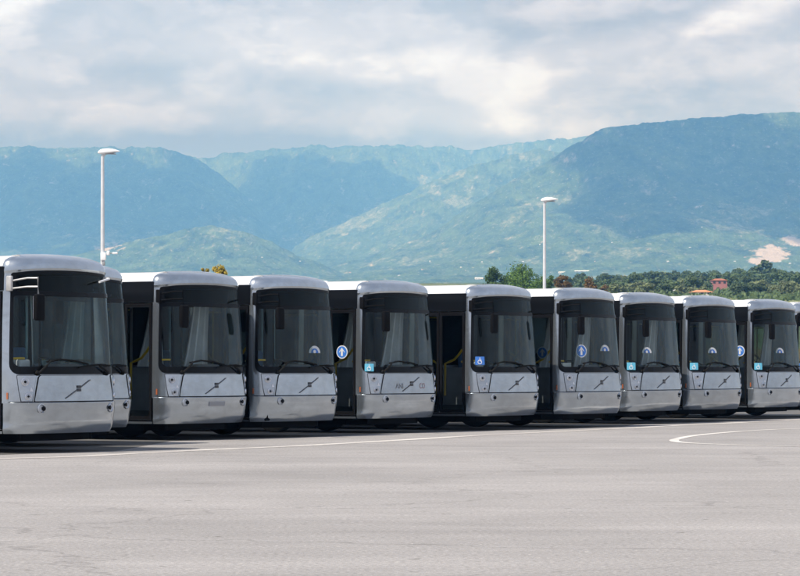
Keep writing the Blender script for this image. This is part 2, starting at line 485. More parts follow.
    g = MB(); patch(g, rr_rows(-1.345, 1.345, 1.27, 2.395, (.12, .04)), -.004, step=.05, rim=False)
    g.build('windscreen', M['windscreen'], root, angle=60)
    g = MB(); patch(g, rr_rows(-1.31, 1.31, 2.445, 2.73, (.03, .05)), -.004, step=.05, rim=False)
    dg = g.build('destination_glass', M['signglass'], root, angle=60)
    MB().box(-.95, .95, .42, .5, 2.47, 2.70, bev=.01).build('display_board', M['dash'], root)
    # ---- wipers
    for (pv, el, tips) in (((-.93, 1.215), (-.66, 1.40), [(-.74, 1.385), (-.45, 1.425), (-.1, 1.405), (.25, 1.35)]),
                           ((.80, 1.215), (.55, 1.33), [(.9, 1.33), (.62, 1.345), (.3, 1.33), (0, 1.30)])):
        w = MB()
        w.lathe([(.04, -.02), (.04, .035), (.02, .045)], P(pv[0], pv[1], .0), plan(pv[0])[2:4] + (0,), 12)
        w.tube([P(pv[0], pv[1], .04), P((pv[0]+el[0])/2, (pv[1]+el[1])/2, .055), P(el[0], el[1], .045)], .019, 6, r1=.013)
        wo = w.build('wiper', M['rubber'], root)
        bl = MB(); pts = []
        for k in range(13):
            t = k/12*(len(tips)-1); i = min(int(t), len(tips)-2); q = t - i
            pts.append(P(tips[i][0]*(1-q)+tips[i+1][0]*q, tips[i][1]*(1-q)+tips[i+1][1]*q, .03))
        bl.tube(pts, .016, 6); bl.build('wiper_blade', M['rubber'], wo)
    # ---- kerb-side mirror on a double-tube bracket
    mr = MB()
    for z in (2.49, 2.62):
        mr.tube([P(-1.42, z, 0), P(-1.40, z, .06), (-1.30, -.02, z+.02), (-1.24, -.17, z+.02)], .014, 8)
    mr.tube([(-1.24, -.17, 2.66), (-1.24, -.18, 2.40), (-1.24, -.17, 2.15)], .013, 8)
    mr.box(-1.31, -1.25, .28, .38, 2.45, 2.68, bev=.02)
    mo = mr.build('mirror_bracket', M['black_matt'], root)
    mh = MB(); mh.box(-1.34, -1.12, -.235, -.15, 2.0, 2.40, bev=.04)
    mho = mh.build('mirror_head', M['black_matt'], mo)
    MB().box(-1.32, -1.14, -.149, -.144, 2.03, 2.37).build('mirror_glass', M['chrome'], mho, smooth=False)
    # ---- side trim: black band over the doors and windows, roof edge
    for sg in (-1, 1):
        bd = MB(); a, b = sy(.485), sy(10.35)
        rows = [(z, a if sg > 0 else -b, b if sg > 0 else -a) for z in (2.465, 2.55, 2.65, 2.75, 2.86)]
        patch(bd, rows, .006, step=1.0, depth=.02); bd.build('cant_rail', M['black_gloss'], root)
        re = MB(); a = sy(.52)
        rows = [(z, a if sg > 0 else -b, b if sg > 0 else -a) for z in (2.868, 2.90, 2.93, 2.955, 2.98, 3.0, 3.015)]
        patch(re, rows, .008, step=1.0, depth=.02); re.build('roof_edge', M['white_roof'], root)
    # ---- doors
    for a, b in DOORS:
        d = MB(); x = -1.245; w = (b - a)/2
        for k in range(2):
            y0, y1 = a + .012 + k*w, a + w*(k+1) - .012
            for (p0, p1, q0, q1) in ((y0, y0+.055, .37, 2.44), (y1-.055, y1, .37, 2.44), (y0+.055, y1-.055, .37, .44), (y0+.055, y1-.055, 2.37, 2.44)):
                d.box(x-.003, x+.03, p0, p1, q0, q1)
        do = d.build('door', M['black_matt'], root, smooth=False)
        for k in range(2):
            y0, y1 = a + .012 + k*w, a + w*(k+1) - .012
            MB().box(x+.008, x+.014, y0+.055, y1-.055, .44, 2.37).build('door_glass', M['doorglass'], do, smooth=False)
            r_ = MB(); ym = y0 + .09 if k == 0 else y1 - .09; yo = y1 - .09 if k == 0 else y0 + .09
            r_.tube([(x+.05, ym, 1.66), (x+.09, ym+(yo-ym)*.22, 1.58), (x+.10, ym+(yo-ym)*.5, 1.47), (x+.10, ym+(yo-ym)*.8, 1.42), (x+.06, yo, 1.38), (x+.06, yo, .72)], .024, 8)
            r_.build('door_rail', M['yellow'], do)
        MB().box(-1.24, -.95, a+.02, b-.02, .365, .385).build('step_plate', M['rim'], do, smooth=False)
    # ---- side windows
    for sg, wins in ((-1, LWIN), (1, RWIN)):
        for a, b in wins:
            x = sg*1.236; fr = MB(); y0, y1, z0, z1 = a+.004, b-.004, 1.164, 2.456; t = .045
            for (p0, p1, q0, q1) in ((y0, y0+t, z0, z1), (y1-t, y1, z0, z1), (y0+t, y1-t, z0, z0+t), (y0+t, y1-t, z1-t, z1)):
                fr.box(x-.012, x+.012, p0, p1, q0, q1)
            fo = fr.build('window', M['black_matt'], root, smooth=False)
            MB().box(x-.003, x+.003, y0+t, y1-t, z0+t, z1-t).build('window_glass', M['sideglass'], fo, smooth=False)
    # rear window and lights
    rw = MB(); rw.box(-1.04, 1.04, LEN-.03, LEN-.012, 1.502, 2.398); rw.build('rear_window', M['black_gloss'], root, smooth=False)
    for sg in (-1, 1):
        tl = MB(); tl.box(sg*1.0-.07, sg*1.0+.07, LEN-.005, LEN+.02, .85, 1.35, bev=.02); tl.build('tail_light', M['red'], root)
    # ---- wheels
    for y in WHEELS:
        for sg in (-1, 1):
            w = MB(); c = (sg*.93, y, .48)
            w.lathe([(.30, -.14), (.40, -.15), (.465, -.12), (.48, -.06), (.48, .06), (.465, .12), (.40, .15), (.30, .14)], c, (sg, 0, 0), 28)
            wo = w.build('wheel', M['rubber'], root)
            r_ = MB(); r_.lathe([(.30, -.1), (.30, .135), (.27, .13), (.22, .06), (.13, .05), (.12, .12), (.04, .13)], c, (sg, 0, 0), 24)
            r_.build('rim', M['rim'], wo)
            a_ = MB(); xo = sg*1.24; n = 12; r0 = .58
            vs = []
            for k in range(n+1):
                t = PI*k/n; vs += [(sg*1.22, y - math.cos(t)*r0, .40+math.sin(t)*.56), (sg*.6, y - math.cos(t)*r0, .40+math.sin(t)*.56)]
            a_.add(vs, [(2*k, 2*k+2, 2*k+3, 2*k+1) for k in range(n)])
            a_.box(min(sg*.59, sg*.61), max(sg*.59, sg*.61), y-.6, y+.6, .36, .97)
            a_.build('wheel_arch', M['black_matt'], root)
    # ---- roof equipment
    MB().box(-.8, .8, 5.2, 7.4, 3.05, 3.20, bev=.08).build('roof_unit', M['white_roof'], root)
    MB().box(-.35, .35, 2.6, 3.3, 3.05, 3.10, bev=.03).build('roof_hatch', M['grey_plastic'], root)
    # ---- inside
    MB().box(-1.2, 1.2, .5, LEN-.2, .362, .375).box(-.45, 1.2, .45, 1.75, .376, .52).build('floor', M['floor'], root, smooth=False)
    MB().box(-1.14, 1.14, .55, LEN-.2, 2.50, 2.54).build('ceiling', M['light_plastic'], root, smooth=False)
    # inner lining under the windows
    ln = MB()
    ln.box(1.18, 1.2, .6, LEN-.2, .52, 1.15)
    for a, b in ((1.80, 4.7), (6.1, 8.55)): ln.box(-1.2, -1.18, a, b, .52, 1.15)
    ln.build('side_lining', M['grey_plastic'], root, smooth=False)
    db = MB()
    n = 24; rows = []
    for (ins, z) in ((.03, .95), (.03, 1.22), (.06, 1.27), (.30, 1.29), (.50, 1.24), (.52, .8)):
        rows.append([((P(s, 1.2, -ins))[0]*(1-.15*(ins > .2)), P(s, 1.2, -.03)[1] + (ins-.03)*1.0 if abs(s) < .9 else P(s, 1.2, -ins)[1] + .0, z) for s in frange(-1.22, 1.22, .1)])
    db.grid(rows)
    dbo = db.build('dashboard', M['dash'], root)
    MB().box(.28, 1.0, .62, .86, 1.15, 1.36, bev=.05).build('instrument_binnacle', M['dash'], root)
    MB().box(-.98, -.72, .36, .62, 1.29, 1.42, bev=.03).build('ticket_box', M['light_plastic'], root)
    st = MB(); c = Vector((.62, .98, 1.32)); ax = Vector((0, -.55, .83)).normalized(); u = Vector((1, 0, 0)); v = ax.cross(u)
    st.tube([c + u*math.cos(2*PI*k/20)*.24 + v*math.sin(2*PI*k/20)*.24 for k in range(21)], .016, 6)
    st.tube([c, c - ax*.35], .03, 8); st.tube([c - u*.23, c + u*.23], .014, 6)
    st.build('steering_wheel', M['rubber'], root)
    def seat(x, y, z0, m, h=.95, back=1):
        s_ = MB()
        s_.box(x-.21, x+.21, y-.20, y+.22, z0+.40, z0+.50, bev=.05)
        s_.box(x-.20, x+.20, y+.17, y+.26, z0+.48, z0+h+.05, bev=.05)
        s_.box(x-.04, x+.04, y-.05, y+.1, z0, z0+.42)
        return s_.build('seat', m, root)
    ds = seat(.62, 1.45, .52, M['seat'], 1.05)
    for y in (3.1, 4.0, 6.6, 7.6, 8.6, 9.5):
        for x in (.95, .5): seat(x, y, .38, M['seat'])
    for y in (3.1, 4.0, 7.2, 8.1): seat(-.92, y, .38, M['seat'])
    # driver's screen: low panel, glass above
    pt = MB(); pt.box(-.02, 1.17, 1.86, 1.90, .52, 1.35); pt.box(-.06, -.02, .98, 1.90, .52, 1.30)
    pt.box(-.05, -.02, 1.86, 1.9, 1.35, 2.49); pt.build('driver_partition', M['grey_plastic'], root, smooth=False)
    MB().box(.0, 1.17, 1.875, 1.885, 1.36, 2.45).build('partition_glass', M['sideglass'], root, smooth=False)
    # roller blinds / side curtains hanging beside the windscreen
    bl = MB()
    for (xa, xb, ya, sp) in ((-.30, .02, 1.1, .55), (.45, .92, .66, .30)):
        rows = []
        for k in range(31):
            t = k/30; x = xa + t*(xb-xa); y = ya + .035*math.sin(t*33) + .014*math.sin(t*81)
            rows.append([(x + sp*q**1.6*(t-.5), y + .12*q, 2.47 - q*1.15) for q in (0, .2, .4, .6, .8, 1)])
        bl.grid(rows)
    bl.build('sun_blind', M['curtain'], root)
    hr = []
    for (x, y) in ((-.45, 1.9), (-.45, 3.5), (.28, 3.5), (-.45, 4.7), (-.45, 6.15), (.28, 6.15), (.28, 8.0)):
        MB().tube([(x, y, .37), (x, y, 2.5)], .018, 8).build('handrail', M['yellow'], root)
    for x in (-.45, .28):
        MB().tube([(x, 2.0, 2.36), (x, 9.6, 2.36)], .016, 8).build('handrail', M['yellow'], root)
    MB().tube([(-1.12, .66, 1.42), (-.72, .62, 1.44), (-.5, .66, 1.44)], .018, 8).build('handrail', M['yellow'], root)
    MB().tube([(-1.1, 1.82, 1.1), (-.5, 1.86, 1.1)], .018, 8).build('handrail', M['yellow'], root)
    return root

bus0 = make_bus()
TH = R(57.5)
# door-side front corner of each bus: photograph column, pixels per metre there, lift
BUSES = [
    (3.2, 66.3, 0, 'nearest and largest silver bus at the left end, pale arm at its upper right corner'),
    (None, 60.0, 0, 'the silver bus almost hidden behind the nearest bus, only its right edge showing'),
    (154.2, 56.4, 0, 'silver bus right of the nearest pair, with a faint plate mark on its bumper'),
    (251.0, 54.2, 0, 'silver bus with a chipped lower bumper corner and one pale round sign behind its windscreen'),
    (357.8, 51.0, 0, 'silver bus with faint capital letters on its hood and a cyan windscreen badge'),
    (467.0, 48.6, 0, 'silver bus with a dark blue wheelchair badge low on its windscreen'),
    (554.8, 46.6, 0, 'silver bus with two round signs and white papers behind its windscreen'),
    (620.6, 43.8, 0, 'silver bus with a cyan badge, fourth from the right edge of the row'),
    (684.0, 42.0, 0, 'silver bus with a cyan badge, below the pink house, third from the right edge'),
    (748.6, 39.8, 0, 'silver bus with a cyan badge, the last one fully in view on the right'),
    (793.6, 38.2, 0, 'silver bus cut off by the right edge of the photograph'),
]
ct, sn = math.cos(TH), math.sin(TH)
c1X = (3.2-400)/66.3; c1Y = F/66.3
buses = []
lc = (-1.25, .45)
for i, (px, s, dz, lab) in enumerate(BUSES):
    if px is None:
        # tucked behind the first bus: next bay over, set well back
        X = c1X + 3.15*ct - 2.12*sn; Y = c1Y + 3.15*sn + 2.12*ct
    else:
        X = (px - 400)/s; Y = F/s
    ox = X - (lc[0]*ct - lc[1]*sn); oy = Y - (lc[0]*sn + lc[1]*ct)
    b = bus0 if i == 0 else copy_tree(bus0)
    b.location = (ox, oy, dz); b.rotation_euler = (0, 0, TH + R(random.uniform(-.25, .25) + (1.6 if i == 0 else 0)))
    tag(b, lab, 'bus', 'silver buses parked in a row')
    buses.append(b)
for k, b in enumerate(buses):
    for ch in list(b.children):
        if ch.name.startswith('sun_blind'):
            if k in (0, 3, 5, 8, 10): bpy.data.objects.remove(ch)
            else: ch.location = (random.uniform(-.15, .15), random.uniform(0, .12), random.uniform(-.02, .0)); ch.scale = (random.uniform(.75, 1.1), 1, 1)
        elif ch.name.startswith('ticket_box') and k in (2, 3, 6, 8): bpy.data.objects.remove(ch)

def badge(bus, s, z, size, dark=False):
    mb = MB(); rows = rr_rows(s-size*.6, s+size*.6, z-size/2, z+size/2, (.01, .01))
    patch(mb, rows, .014, step=.04, rim=True, mi=0)
    def pl(x, y): return P(s + x*size, z + y*size, .022)
    def bx(x0, x1, y0, y1): mb.add([pl(x0, y0), pl(x1, y0), pl(x1, y1), pl(x0, y1)], [(0, 1, 2, 3)], 1)
    bx(-.07, .03, .26, .38); bx(-.06, .02, -.05, .22); bx(-.06, .20, -.07, 0); bx(.14, .22, -.3, -.05); bx(.0, .18, .06, .12)
    n = 14
    for k in range(n):
        t0 = PI*.55 + PI*1.35*k/n; t1 = PI*.55 + PI*1.35*(k+1)/n
        mb.add([pl(-.03+math.cos(t)*r_, -.15+math.sin(t)*r_) for t, r_ in ((t0, .2), (t1, .2), (t1, .27), (t0, .27))], [(0, 1, 2, 3)], 1)
    return mb.build('wheelchair_badge', [M['blue'] if dark else M['cyan'], M['lamp_white']], bus, smooth=False)

badge(buses[4], -1.235, 1.30, .15)
badge(buses[5], -1.19, 1.44, .17, True)
for k in (7, 8, 9): badge(buses[k], -1.22, 1.33, .17)
badge(buses[10], -1.24, 1.33, .16, True)
vd = Vector((-sn, -ct, 0))   # straight to the camera is roughly local this
def tocam(bus):
    d = Vector((0, 0, 1.3)) - Vector(bus.location); d.z = 0
    a = -bus.rotation_euler.z
    return Vector((d.x*math.cos(a) - d.y*math.sin(a), d.x*math.sin(a) + d.y*math.cos(a), 0)).normalized()
def column_of(bus, p):
    a = bus.rotation_euler.z; X = bus.location.x + p[0]*math.cos(a) - p[1]*math.sin(a); Y = bus.location.y + p[0]*math.sin(a) + p[1]*math.cos(a)
    return 400 + X/Y*F, F/Y
def on_front(bus, px):
    return min((s_/200 for s_ in range(-270, 200)), key=lambda q: abs(column_of(bus, P(q, 1.65))[0] - px))
def on_door(bus, px):
    return min((y_/200 for y_ in range(90, 500)), key=lambda q: abs(column_of(bus, (-1.26, q))[0] - px))
for k, px, py, r_ in ((4, 342.3, 352, .13), (9, 740, 351, .135)):
    y = on_door(buses[k], px); make_sign(buses[k], (-1.262, y, CH + (HZ-py)/column_of(buses[k], (-1.26, y))[1]), (-1, 0, 0), r_)
y = on_door(buses[6], 541); make_sign(buses[6], (-1.19, y, 1.62), (-1, 0, 0), .13)
for k, px, py, hf in ((3, 314, 353, 1), (6, 581, 351, 0), (6, 604.5, 351, 1), (7, 646.5, 353, 1), (8, 712, 353, 1), (9, 779.5, 353, 1)):
    q = on_front(buses[k], px); z = CH + (HZ-py)/column_of(buses[k], P(q, 1.65))[1]
    nn = plan(q)[2:4]; make_sign(buses[k], P(q, z, .004), (nn[0]-.35, nn[1], .05), .135 if hf else .14, half=bool(hf))
# faint lettering on the hood of one bus
for ch in buses[0].children:      # the nearest bus has a bare metal mirror bracket
    if ch.name.startswith('mirror_bracket'):
        ch.data = ch.data.copy(); ch.data.materials[0] = M['rim']
lt = MB(); textmesh(lt, 'ANI', .15, lambda x, y: P(-.42 + x, .93 + y, .022))
lt.build('hood_lettering', M['faint'], buses[4], smooth=False)
lt = MB(); textmesh(lt, 'CO', .15, lambda x, y: P(.42 + x, .93 + y, .022))
lt.build('hood_lettering', M['faint_red'], buses[4], smooth=False)
# faint plate mark on a bumper
pm = MB(); patch(pm, rr_rows(-.24, .24, .61, .69, (.01, .01)), .044, step=.06, rim=True); pm.build('plate_mark', M['faint'], buses[2], smooth=False)
# pale arm at the upper right corner of the first bus
ar = MB(); ar.tube([P(1.05, 2.70, .0), P(1.0, 2.69, .10), P(.62, 2.62, .12)], .018, 8); ar.build('mirror_arm', M['white'], buses[0])
# chipped corner of a bumper
cc_ = MB(); cc_.add([P(a, z, .046) for a, z in ((-1.20, .315), (-1.10, .32), (-1.08, .345), (-1.13, .37), (-1.145, .43), (-1.165, .38), (-1.21, .35))], [(0, 1, 2, 3, 4, 5, 6)]); cc_.build('bumper_chip', M['black_matt'], buses[3], smooth=False)
# papers behind one windscreen
pp = MB(); pp.box(-1.05, -.7, .35, .55, 1.30, 1.40, bev=.01); pp.build('paper_stack', M['paper'], buses[6])

# ------------------------------------------------------------------ ground
def at(px, py, z=0.0):
    s = (py - HZ)/(CH - z); Y = F/s; return ((px-400)/s, Y)

def asphalt():
    m, nt, out = new_mat('asphalt'); L = nt.links
    b = N(nt, 'ShaderNodeBsdfPrincipled'); b.inputs['Roughness'].default_value = .85; b.inputs['Specular IOR Level'].default_value = .25
    tc = N(nt, 'ShaderNodeTexCoord')
    n1 = N(nt, 'ShaderNodeTexNoise', inp={'Scale': .22, 'Detail': 7.0, 'Roughness': .6}); L.new(tc.outputs['Object'], n1.inputs['Vector'])
    mp = N(nt, 'ShaderNodeMapping'); mp.inputs['Rotation'].default_value = (0, 0, R(-8)); mp.inputs['Scale'].default_value = (.7, 1.0, 1)
    L.new(tc.outputs['Object'], mp.inputs['Vector'])
    n2 = N(nt, 'ShaderNodeTexNoise', inp={'Scale': 1.5, 'Detail': 10.0, 'Roughness': .75}); L.new(mp.outputs[0], n2.inputs['Vector'])
    n3 = N(nt, 'ShaderNodeTexNoise', inp={'Scale': 26.0, 'Detail': 5.0, 'Roughness': .8}); L.new(tc.outputs['Object'], n3.inputs['Vector'])
    n4 = N(nt, 'ShaderNodeTexVoronoi', inp={'Scale': 90.0}); L.new(tc.outputs['Object'], n4.inputs['Vector'])
    r1 = N(nt, 'ShaderNodeValToRGB'); e = r1.color_ramp.elements
    e[0].position = .32; e[0].color = (.225, .219, .217, 1); e[1].position = .68; e[1].color = (.296, .287, .284, 1)
    L.new(n1.outputs['Fac'], r1.inputs['Fac'])
    r2 = N(nt, 'ShaderNodeMapRange', inp={'From Min': .3, 'From Max': .7, 'To Min': .92, 'To Max': 1.07}); L.new(n2.outputs['Fac'], r2.inputs['Value'])
    r3 = N(nt, 'ShaderNodeMapRange', inp={'From Min': .3, 'From Max': .7, 'To Min': .52, 'To Max': 1.46}); L.new(n3.outputs['Fac'], r3.inputs['Value'])
    mu = N(nt, 'ShaderNodeMath', operation='MULTIPLY'); L.new(r2.outputs[0], mu.inputs[0]); L.new(r3.outputs[0], mu.inputs[1])
    vm = N(nt, 'ShaderNodeVectorMath', operation='SCALE'); L.new(r1.outputs['Color'], vm.inputs[0]); L.new(mu.outputs[0], vm.inputs['Scale'])
    # wheel tracks and wear that run along the row
    mq = N(nt, 'ShaderNodeMapping'); mq.inputs['Rotation'].default_value = (0, 0, R(-62)); mq.inputs['Scale'].default_value = (.05, 1.1, 1)
    L.new(tc.outputs['Object'], mq.inputs['Vector'])
    n7 = N(nt, 'ShaderNodeTexNoise', inp={'Scale': 1.0, 'Detail': 9.0, 'Roughness': .7, 'Distortion': .25}); L.new(mq.outputs[0], n7.inputs['Vector'])
    r7 = N(nt, 'ShaderNodeMapRange', inp={'From Min': .34, 'From Max': .66, 'To Min': .94, 'To Max': 1.05}); L.new(n7.outputs['Fac'], r7.inputs['Value'])
    v7 = N(nt, 'ShaderNodeVectorMath', operation='SCALE'); L.new(vm.outputs[0], v7.inputs[0]); L.new(r7.outputs[0], v7.inputs['Scale'])
    # hairline cracks
    vc = N(nt, 'ShaderNodeTexVoronoi', feature='DISTANCE_TO_EDGE', inp={'Scale': .16}); nw = N(nt, 'ShaderNodeTexNoise', inp={'Scale': 1.3, 'Detail': 5.0}); L.new(tc.outputs['Object'], nw.inputs['Vector'])
    va = N(nt, 'ShaderNodeVectorMath', operation='MULTIPLY_ADD'); va.inputs[1].default_value = (1.6, 1.6, 0); L.new(nw.outputs['Color'], va.inputs[0]); L.new(tc.outputs['Object'], va.inputs[2]); L.new(va.outputs[0], vc.inputs['Vector'])
    rc = N(nt, 'ShaderNodeMapRange', inp={'From Min': .0, 'From Max': .006, 'To Min': .74, 'To Max': 1.0}); L.new(vc.outputs['Distance'], rc.inputs['Value'])
    v8 = N(nt, 'ShaderNodeVectorMath', operation='SCALE'); L.new(v7.outputs[0], v8.inputs[0]); L.new(rc.outputs[0], v8.inputs['Scale']); vm = v8
    # pale chips and dark oil spots
    n5 = N(nt, 'ShaderNodeTexNoise', inp={'Scale': 6.0, 'Detail': 2.0}); L.new(tc.outputs['Object'], n5.inputs['Vector'])
    r5 = N(nt, 'ShaderNodeMapRange', inp={'From Min': .70, 'From Max': .76}); L.new(n5.outputs['Fac'], r5.inputs['Value'])
    mx = N(nt, 'ShaderNodeMix', data_type='RGBA'); mx.inputs['B'].default_value = (.12, .115, .11, 1)
    L.new(r5.outputs[0], mx.inputs['Factor']); L.new(vm.outputs[0], mx.inputs['A'])
    n6 = N(nt, 'ShaderNodeTexNoise', inp={'Scale': 14.0, 'Detail': 1.0}); L.new(tc.outputs['Object'], n6.inputs['Vector'])
    r6 = N(nt, 'ShaderNodeMapRange', inp={'From Min': .76, 'From Max': .80}); L.new(n6.outputs['Fac'], r6.inputs['Value'])
    m6 = N(nt, 'ShaderNodeMix', data_type='RGBA'); m6.inputs['B'].default_value = (.6, .58, .55, 1)
    L.new(r6.outputs[0], m6.inputs['Factor']); L.new(mx.outputs['Result'], m6.inputs['A'])
    L.new(m6.outputs['Result'], b.inputs['Base Color'])
    bp = N(nt, 'ShaderNodeBump', inp={'Strength': .35, 'Distance': .008}); L.new(n4.outputs['Distance'], bp.inputs['Height']); L.new(bp.outputs[0], b.inputs['Normal'])
    L.new(b.outputs[0], out.inputs['Surface'])
    return m

def paint_mat():
    m, nt, out = new_mat('worn_paint'); L = nt.links
    b = N(nt, 'ShaderNodeBsdfPrincipled'); b.inputs['Roughness'].default_value = .7
    tc = N(nt, 'ShaderNodeTexCoord')
    n = N(nt, 'ShaderNodeTexNoise', inp={'Scale': 5.0, 'Detail': 8.0, 'Roughness': .75}); L.new(tc.outputs['Object'], n.inputs['Vector'])
    n2 = N(nt, 'ShaderNodeTexNoise', inp={'Scale': .25, 'Detail': 2.0}); L.new(tc.outputs['Object'], n2.inputs['Vector'])
    ad = N(nt, 'ShaderNodeMath', operation='ADD'); L.new(n.outputs['Fac'], ad.inputs[0]); L.new(n2.outputs['Fac'], ad.inputs[1])
    r = N(nt, 'ShaderNodeMapRange', inp={'From Min': .85, 'From Max': 1.12}); L.new(ad.outputs[0], r.inputs['Value'])
    mx = N(nt, 'ShaderNodeMix', data_type='RGBA'); mx.inputs['A'].default_value = (.58, .56, .53, 1); mx.inputs['B'].default_value = (.34, .32, .31, 1)
    L.new(r.outputs[0], mx.inputs['Factor']); L.new(mx.outputs['Result'], b.inputs['Base Color']); L.new(b.outputs[0], out.inputs['Surface'])
    return m

pv = MB(); pv.add([(-160, -120, 0), (160, -120, 0), (160, 230, 0), (-160, 230, 0)], [(0, 1, 2, 3)])
tag(pv.build('asphalt_yard', asphalt(), smooth=False), 'sunlit worn grey asphalt yard in front of and under the row of buses', kind='structure')

bm_ = MB(); fr_ = []  # dark sheet from the bumper line back; its colour deepens the buses' shade
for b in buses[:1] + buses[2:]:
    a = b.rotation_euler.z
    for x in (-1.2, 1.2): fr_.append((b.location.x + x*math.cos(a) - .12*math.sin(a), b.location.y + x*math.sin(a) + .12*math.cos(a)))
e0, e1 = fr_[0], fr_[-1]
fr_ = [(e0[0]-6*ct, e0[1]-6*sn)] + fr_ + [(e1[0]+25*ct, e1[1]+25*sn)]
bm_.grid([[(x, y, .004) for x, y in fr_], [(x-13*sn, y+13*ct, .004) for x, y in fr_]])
tag(bm_.build('bay_shade_sheet', pbr('bay_shade', (.085, .083, .08), .85, 0, 0, .35, .6), smooth=False), 'dark sheet over the bays, its colour painting deeper shade under the buses', kind='structure')

def strip(name, pxs, w, mat):
    raw = [Vector((*at(x, y), 0)) for x, y in pxs]
    pts = []
    for i in range(len(raw)-1):
        p0 = raw[max(i-1, 0)]; p1 = raw[i]; p2 = raw[i+1]; p3 = raw[min(i+2, len(raw)-1)]
        for k in range(8):
            t = k/8
            pts.append(.5*((2*p1) + (p2-p0)*t + (2*p0-5*p1+4*p2-p3)*t*t + (3*p1-p0-3*p2+p3)*t**3))
    pts.append(raw[-1]); mb = MB(); L_ = []; R_ = []
    for i, p in enumerate(pts):
        d = (pts[min(i+1, len(pts)-1)] - pts[max(i-1, 0)]).normalized(); n = Vector((-d.y, d.x, 0))
        L_.append((p.x+n.x*w/2, p.y+n.y*w/2, .004)); R_.append((p.x-n.x*w/2, p.y-n.y*w/2, .004))
    mb.grid([L_, R_]); return mb.build(name, mat, smooth=False)
PM = paint_mat()
tag(strip('painted_line', [(-60, 461.5), (0, 458.8), (60, 457.2), (110, 454.8), (200, 450.2), (300, 445.8), (400, 440.2), (480, 435.4), (585, 430.2), (640, 427.4), (672, 425.6), (740, 422.6), (800, 419.4), (860, 416.4)], .30, PM), 'long worn white line running past the fronts of the buses', kind='structure')
tag(strip('painted_arc', [(880, 425.5), (800, 428.6), (760, 430.2), (720, 433), (692, 436), (678, 438.8), (674, 440.6), (680, 442.2), (700, 443.6), (730, 444.7), (800, 446.6), (880, 448.6)], .17, PM), 'white curved marking at the right of the yard', kind='structure')

# ------------------------------------------------------------------ terrain
rng = np.random.RandomState(3)
LAT = rng.rand(256, 256)
def vnoise(x, y):
    xi = np.floor(x).astype(int); yi = np.floor(y).astype(int); fx = x - xi; fy = y - yi
    fx = fx*fx*fx*(fx*(fx*6-15)+10); fy = fy*fy*fy*(fy*(fy*6-15)+10)
    a = LAT[xi & 255, yi & 255]; b = LAT[(xi+1) & 255, yi & 255]; c = LAT[xi & 255, (yi+1) & 255]; d = LAT[(xi+1) & 255, (yi+1) & 255]
    return (a*(1-fx)+b*fx)*(1-fy) + (c*(1-fx)+d*fx)*fy
def fbm(x, y, o=5, g=.5):
    s = 0; a = 1; t = 0
    for k in range(o):
        s = s + a*vnoise(x*2**k + 17.3*k, y*2**k + 9.1*k); t += a; a *= g
    return s/t
def ridged(x, y, o=5):
    s = 0; a = 1; t = 0
    for k in range(o):
        s = s + a*(1 - np.abs(2*vnoise(x*2**k + 31.7*k, y*2**k + 5.3*k) - 1)); t += a; a *= .5
    return s/t

def sil(x, pts):
    xs, ys = zip(*pts); return HZ - np.interp(x, xs, ys)
RIDGES = [  # (distance, start of the slope, power, silhouette in photograph columns and rows)
    (16300, 13500, 1.0, [(-900, 170), (-100, 152), (0, 150), (170, 152), (200, 158), (240, 152), (320, 146), (420, 146), (480, 150), (540, 140), (640, 130), (900, 140), (1700, 190)]),
    (14800, 10400, 1.05, [(-900, 200), (-500, 160), (-100, 143), (0, 147), (100, 149), (160, 150), (185, 155), (205, 166), (232, 184), (260, 208), (285, 232), (300, 246), (330, 268), (360, 283), (2000, 283)]),
    (15800, 12400, 1.0, [(-900, 283), (180, 283), (220, 200), (250, 162), (300, 149), (360, 147), (430, 149), (480, 160), (520, 180), (560, 200), (700, 283), (2000, 283)]),
    (12600, 9400, 1.1, [(-900, 283), (270, 283), (295, 246), (330, 228), (375, 210), (400, 196), (440, 178), (480, 162), (540, 150), (600, 150), (700, 200), (800, 283), (2000, 283)]),
    (10200, 6600, 1.15, [(-900, 283), (240, 283), (300, 274), (370, 257), (430, 232), (470, 206), (510, 181), (555, 156), (595, 133), (630, 123), (690, 119), (760, 115), (840, 113), (1000, 125), (1300, 160), (1700, 220), (2000, 250)]),
    (9200, 7500, 1.1, [(-900, 250), (-200, 262), (40, 262), (120, 246), (170, 232), (210, 227), (245, 230), (275, 243), (300, 256), (340, 272), (380, 283), (2000, 283)]),
]
def terrain_E(PX, RR, wx, wy):
    E = np.full(PX.shape, 84.0) * np.clip((RR-300)/1500, 0, 1)**1.1
    base = E.copy()
    warp = (fbm(wx/900, wy/900, 4) - .5)
    for i, (Rr, R0, pw, pts) in enumerate(RIDGES):
        px = PX + warp*60*np.clip((Rr-RR)/2500, 0, 1)
        top = sil(px, pts)
        rr = RR + warp*500*np.clip((Rr-RR)/1500, 0, 1)
        t = np.clip((rr-R0)/(Rr-R0), 0, 1)
        fr = np.where(RR <= Rr, t**pw, np.clip(1-(RR-Rr)/2600, 0, 1)**1.2)
        gul = ridged(wx/520 + i*7.7, wy/1500 + i*3.1, 6)
        h = (top-84)*fr
        h = h*(1 - .55*(1-gul)*np.clip(4*t*(1-t), 0, 1))
        E = np.maximum(E, base + h)
    E = E + (fbm(wx/110, wy/260, 5, .65) - .5)*11*np.clip((RR-3000)/3000, 0, 1)
    return E
def hill_z(px, rr):
    """wooded rise beyond the yard, right of the middle"""
    a = np.interp(px, [-600, 380, 470, 560, 620, 800, 1100, 1700], [.0, .35, .78, .95, 1.0, 1.0, 1.0, .6])
    e = np.interp(rr, [400, 560, 900, 1150, 1350, 1700, 2300], [40, 66, 74, 82, 87, 76, 50])
    return a*e
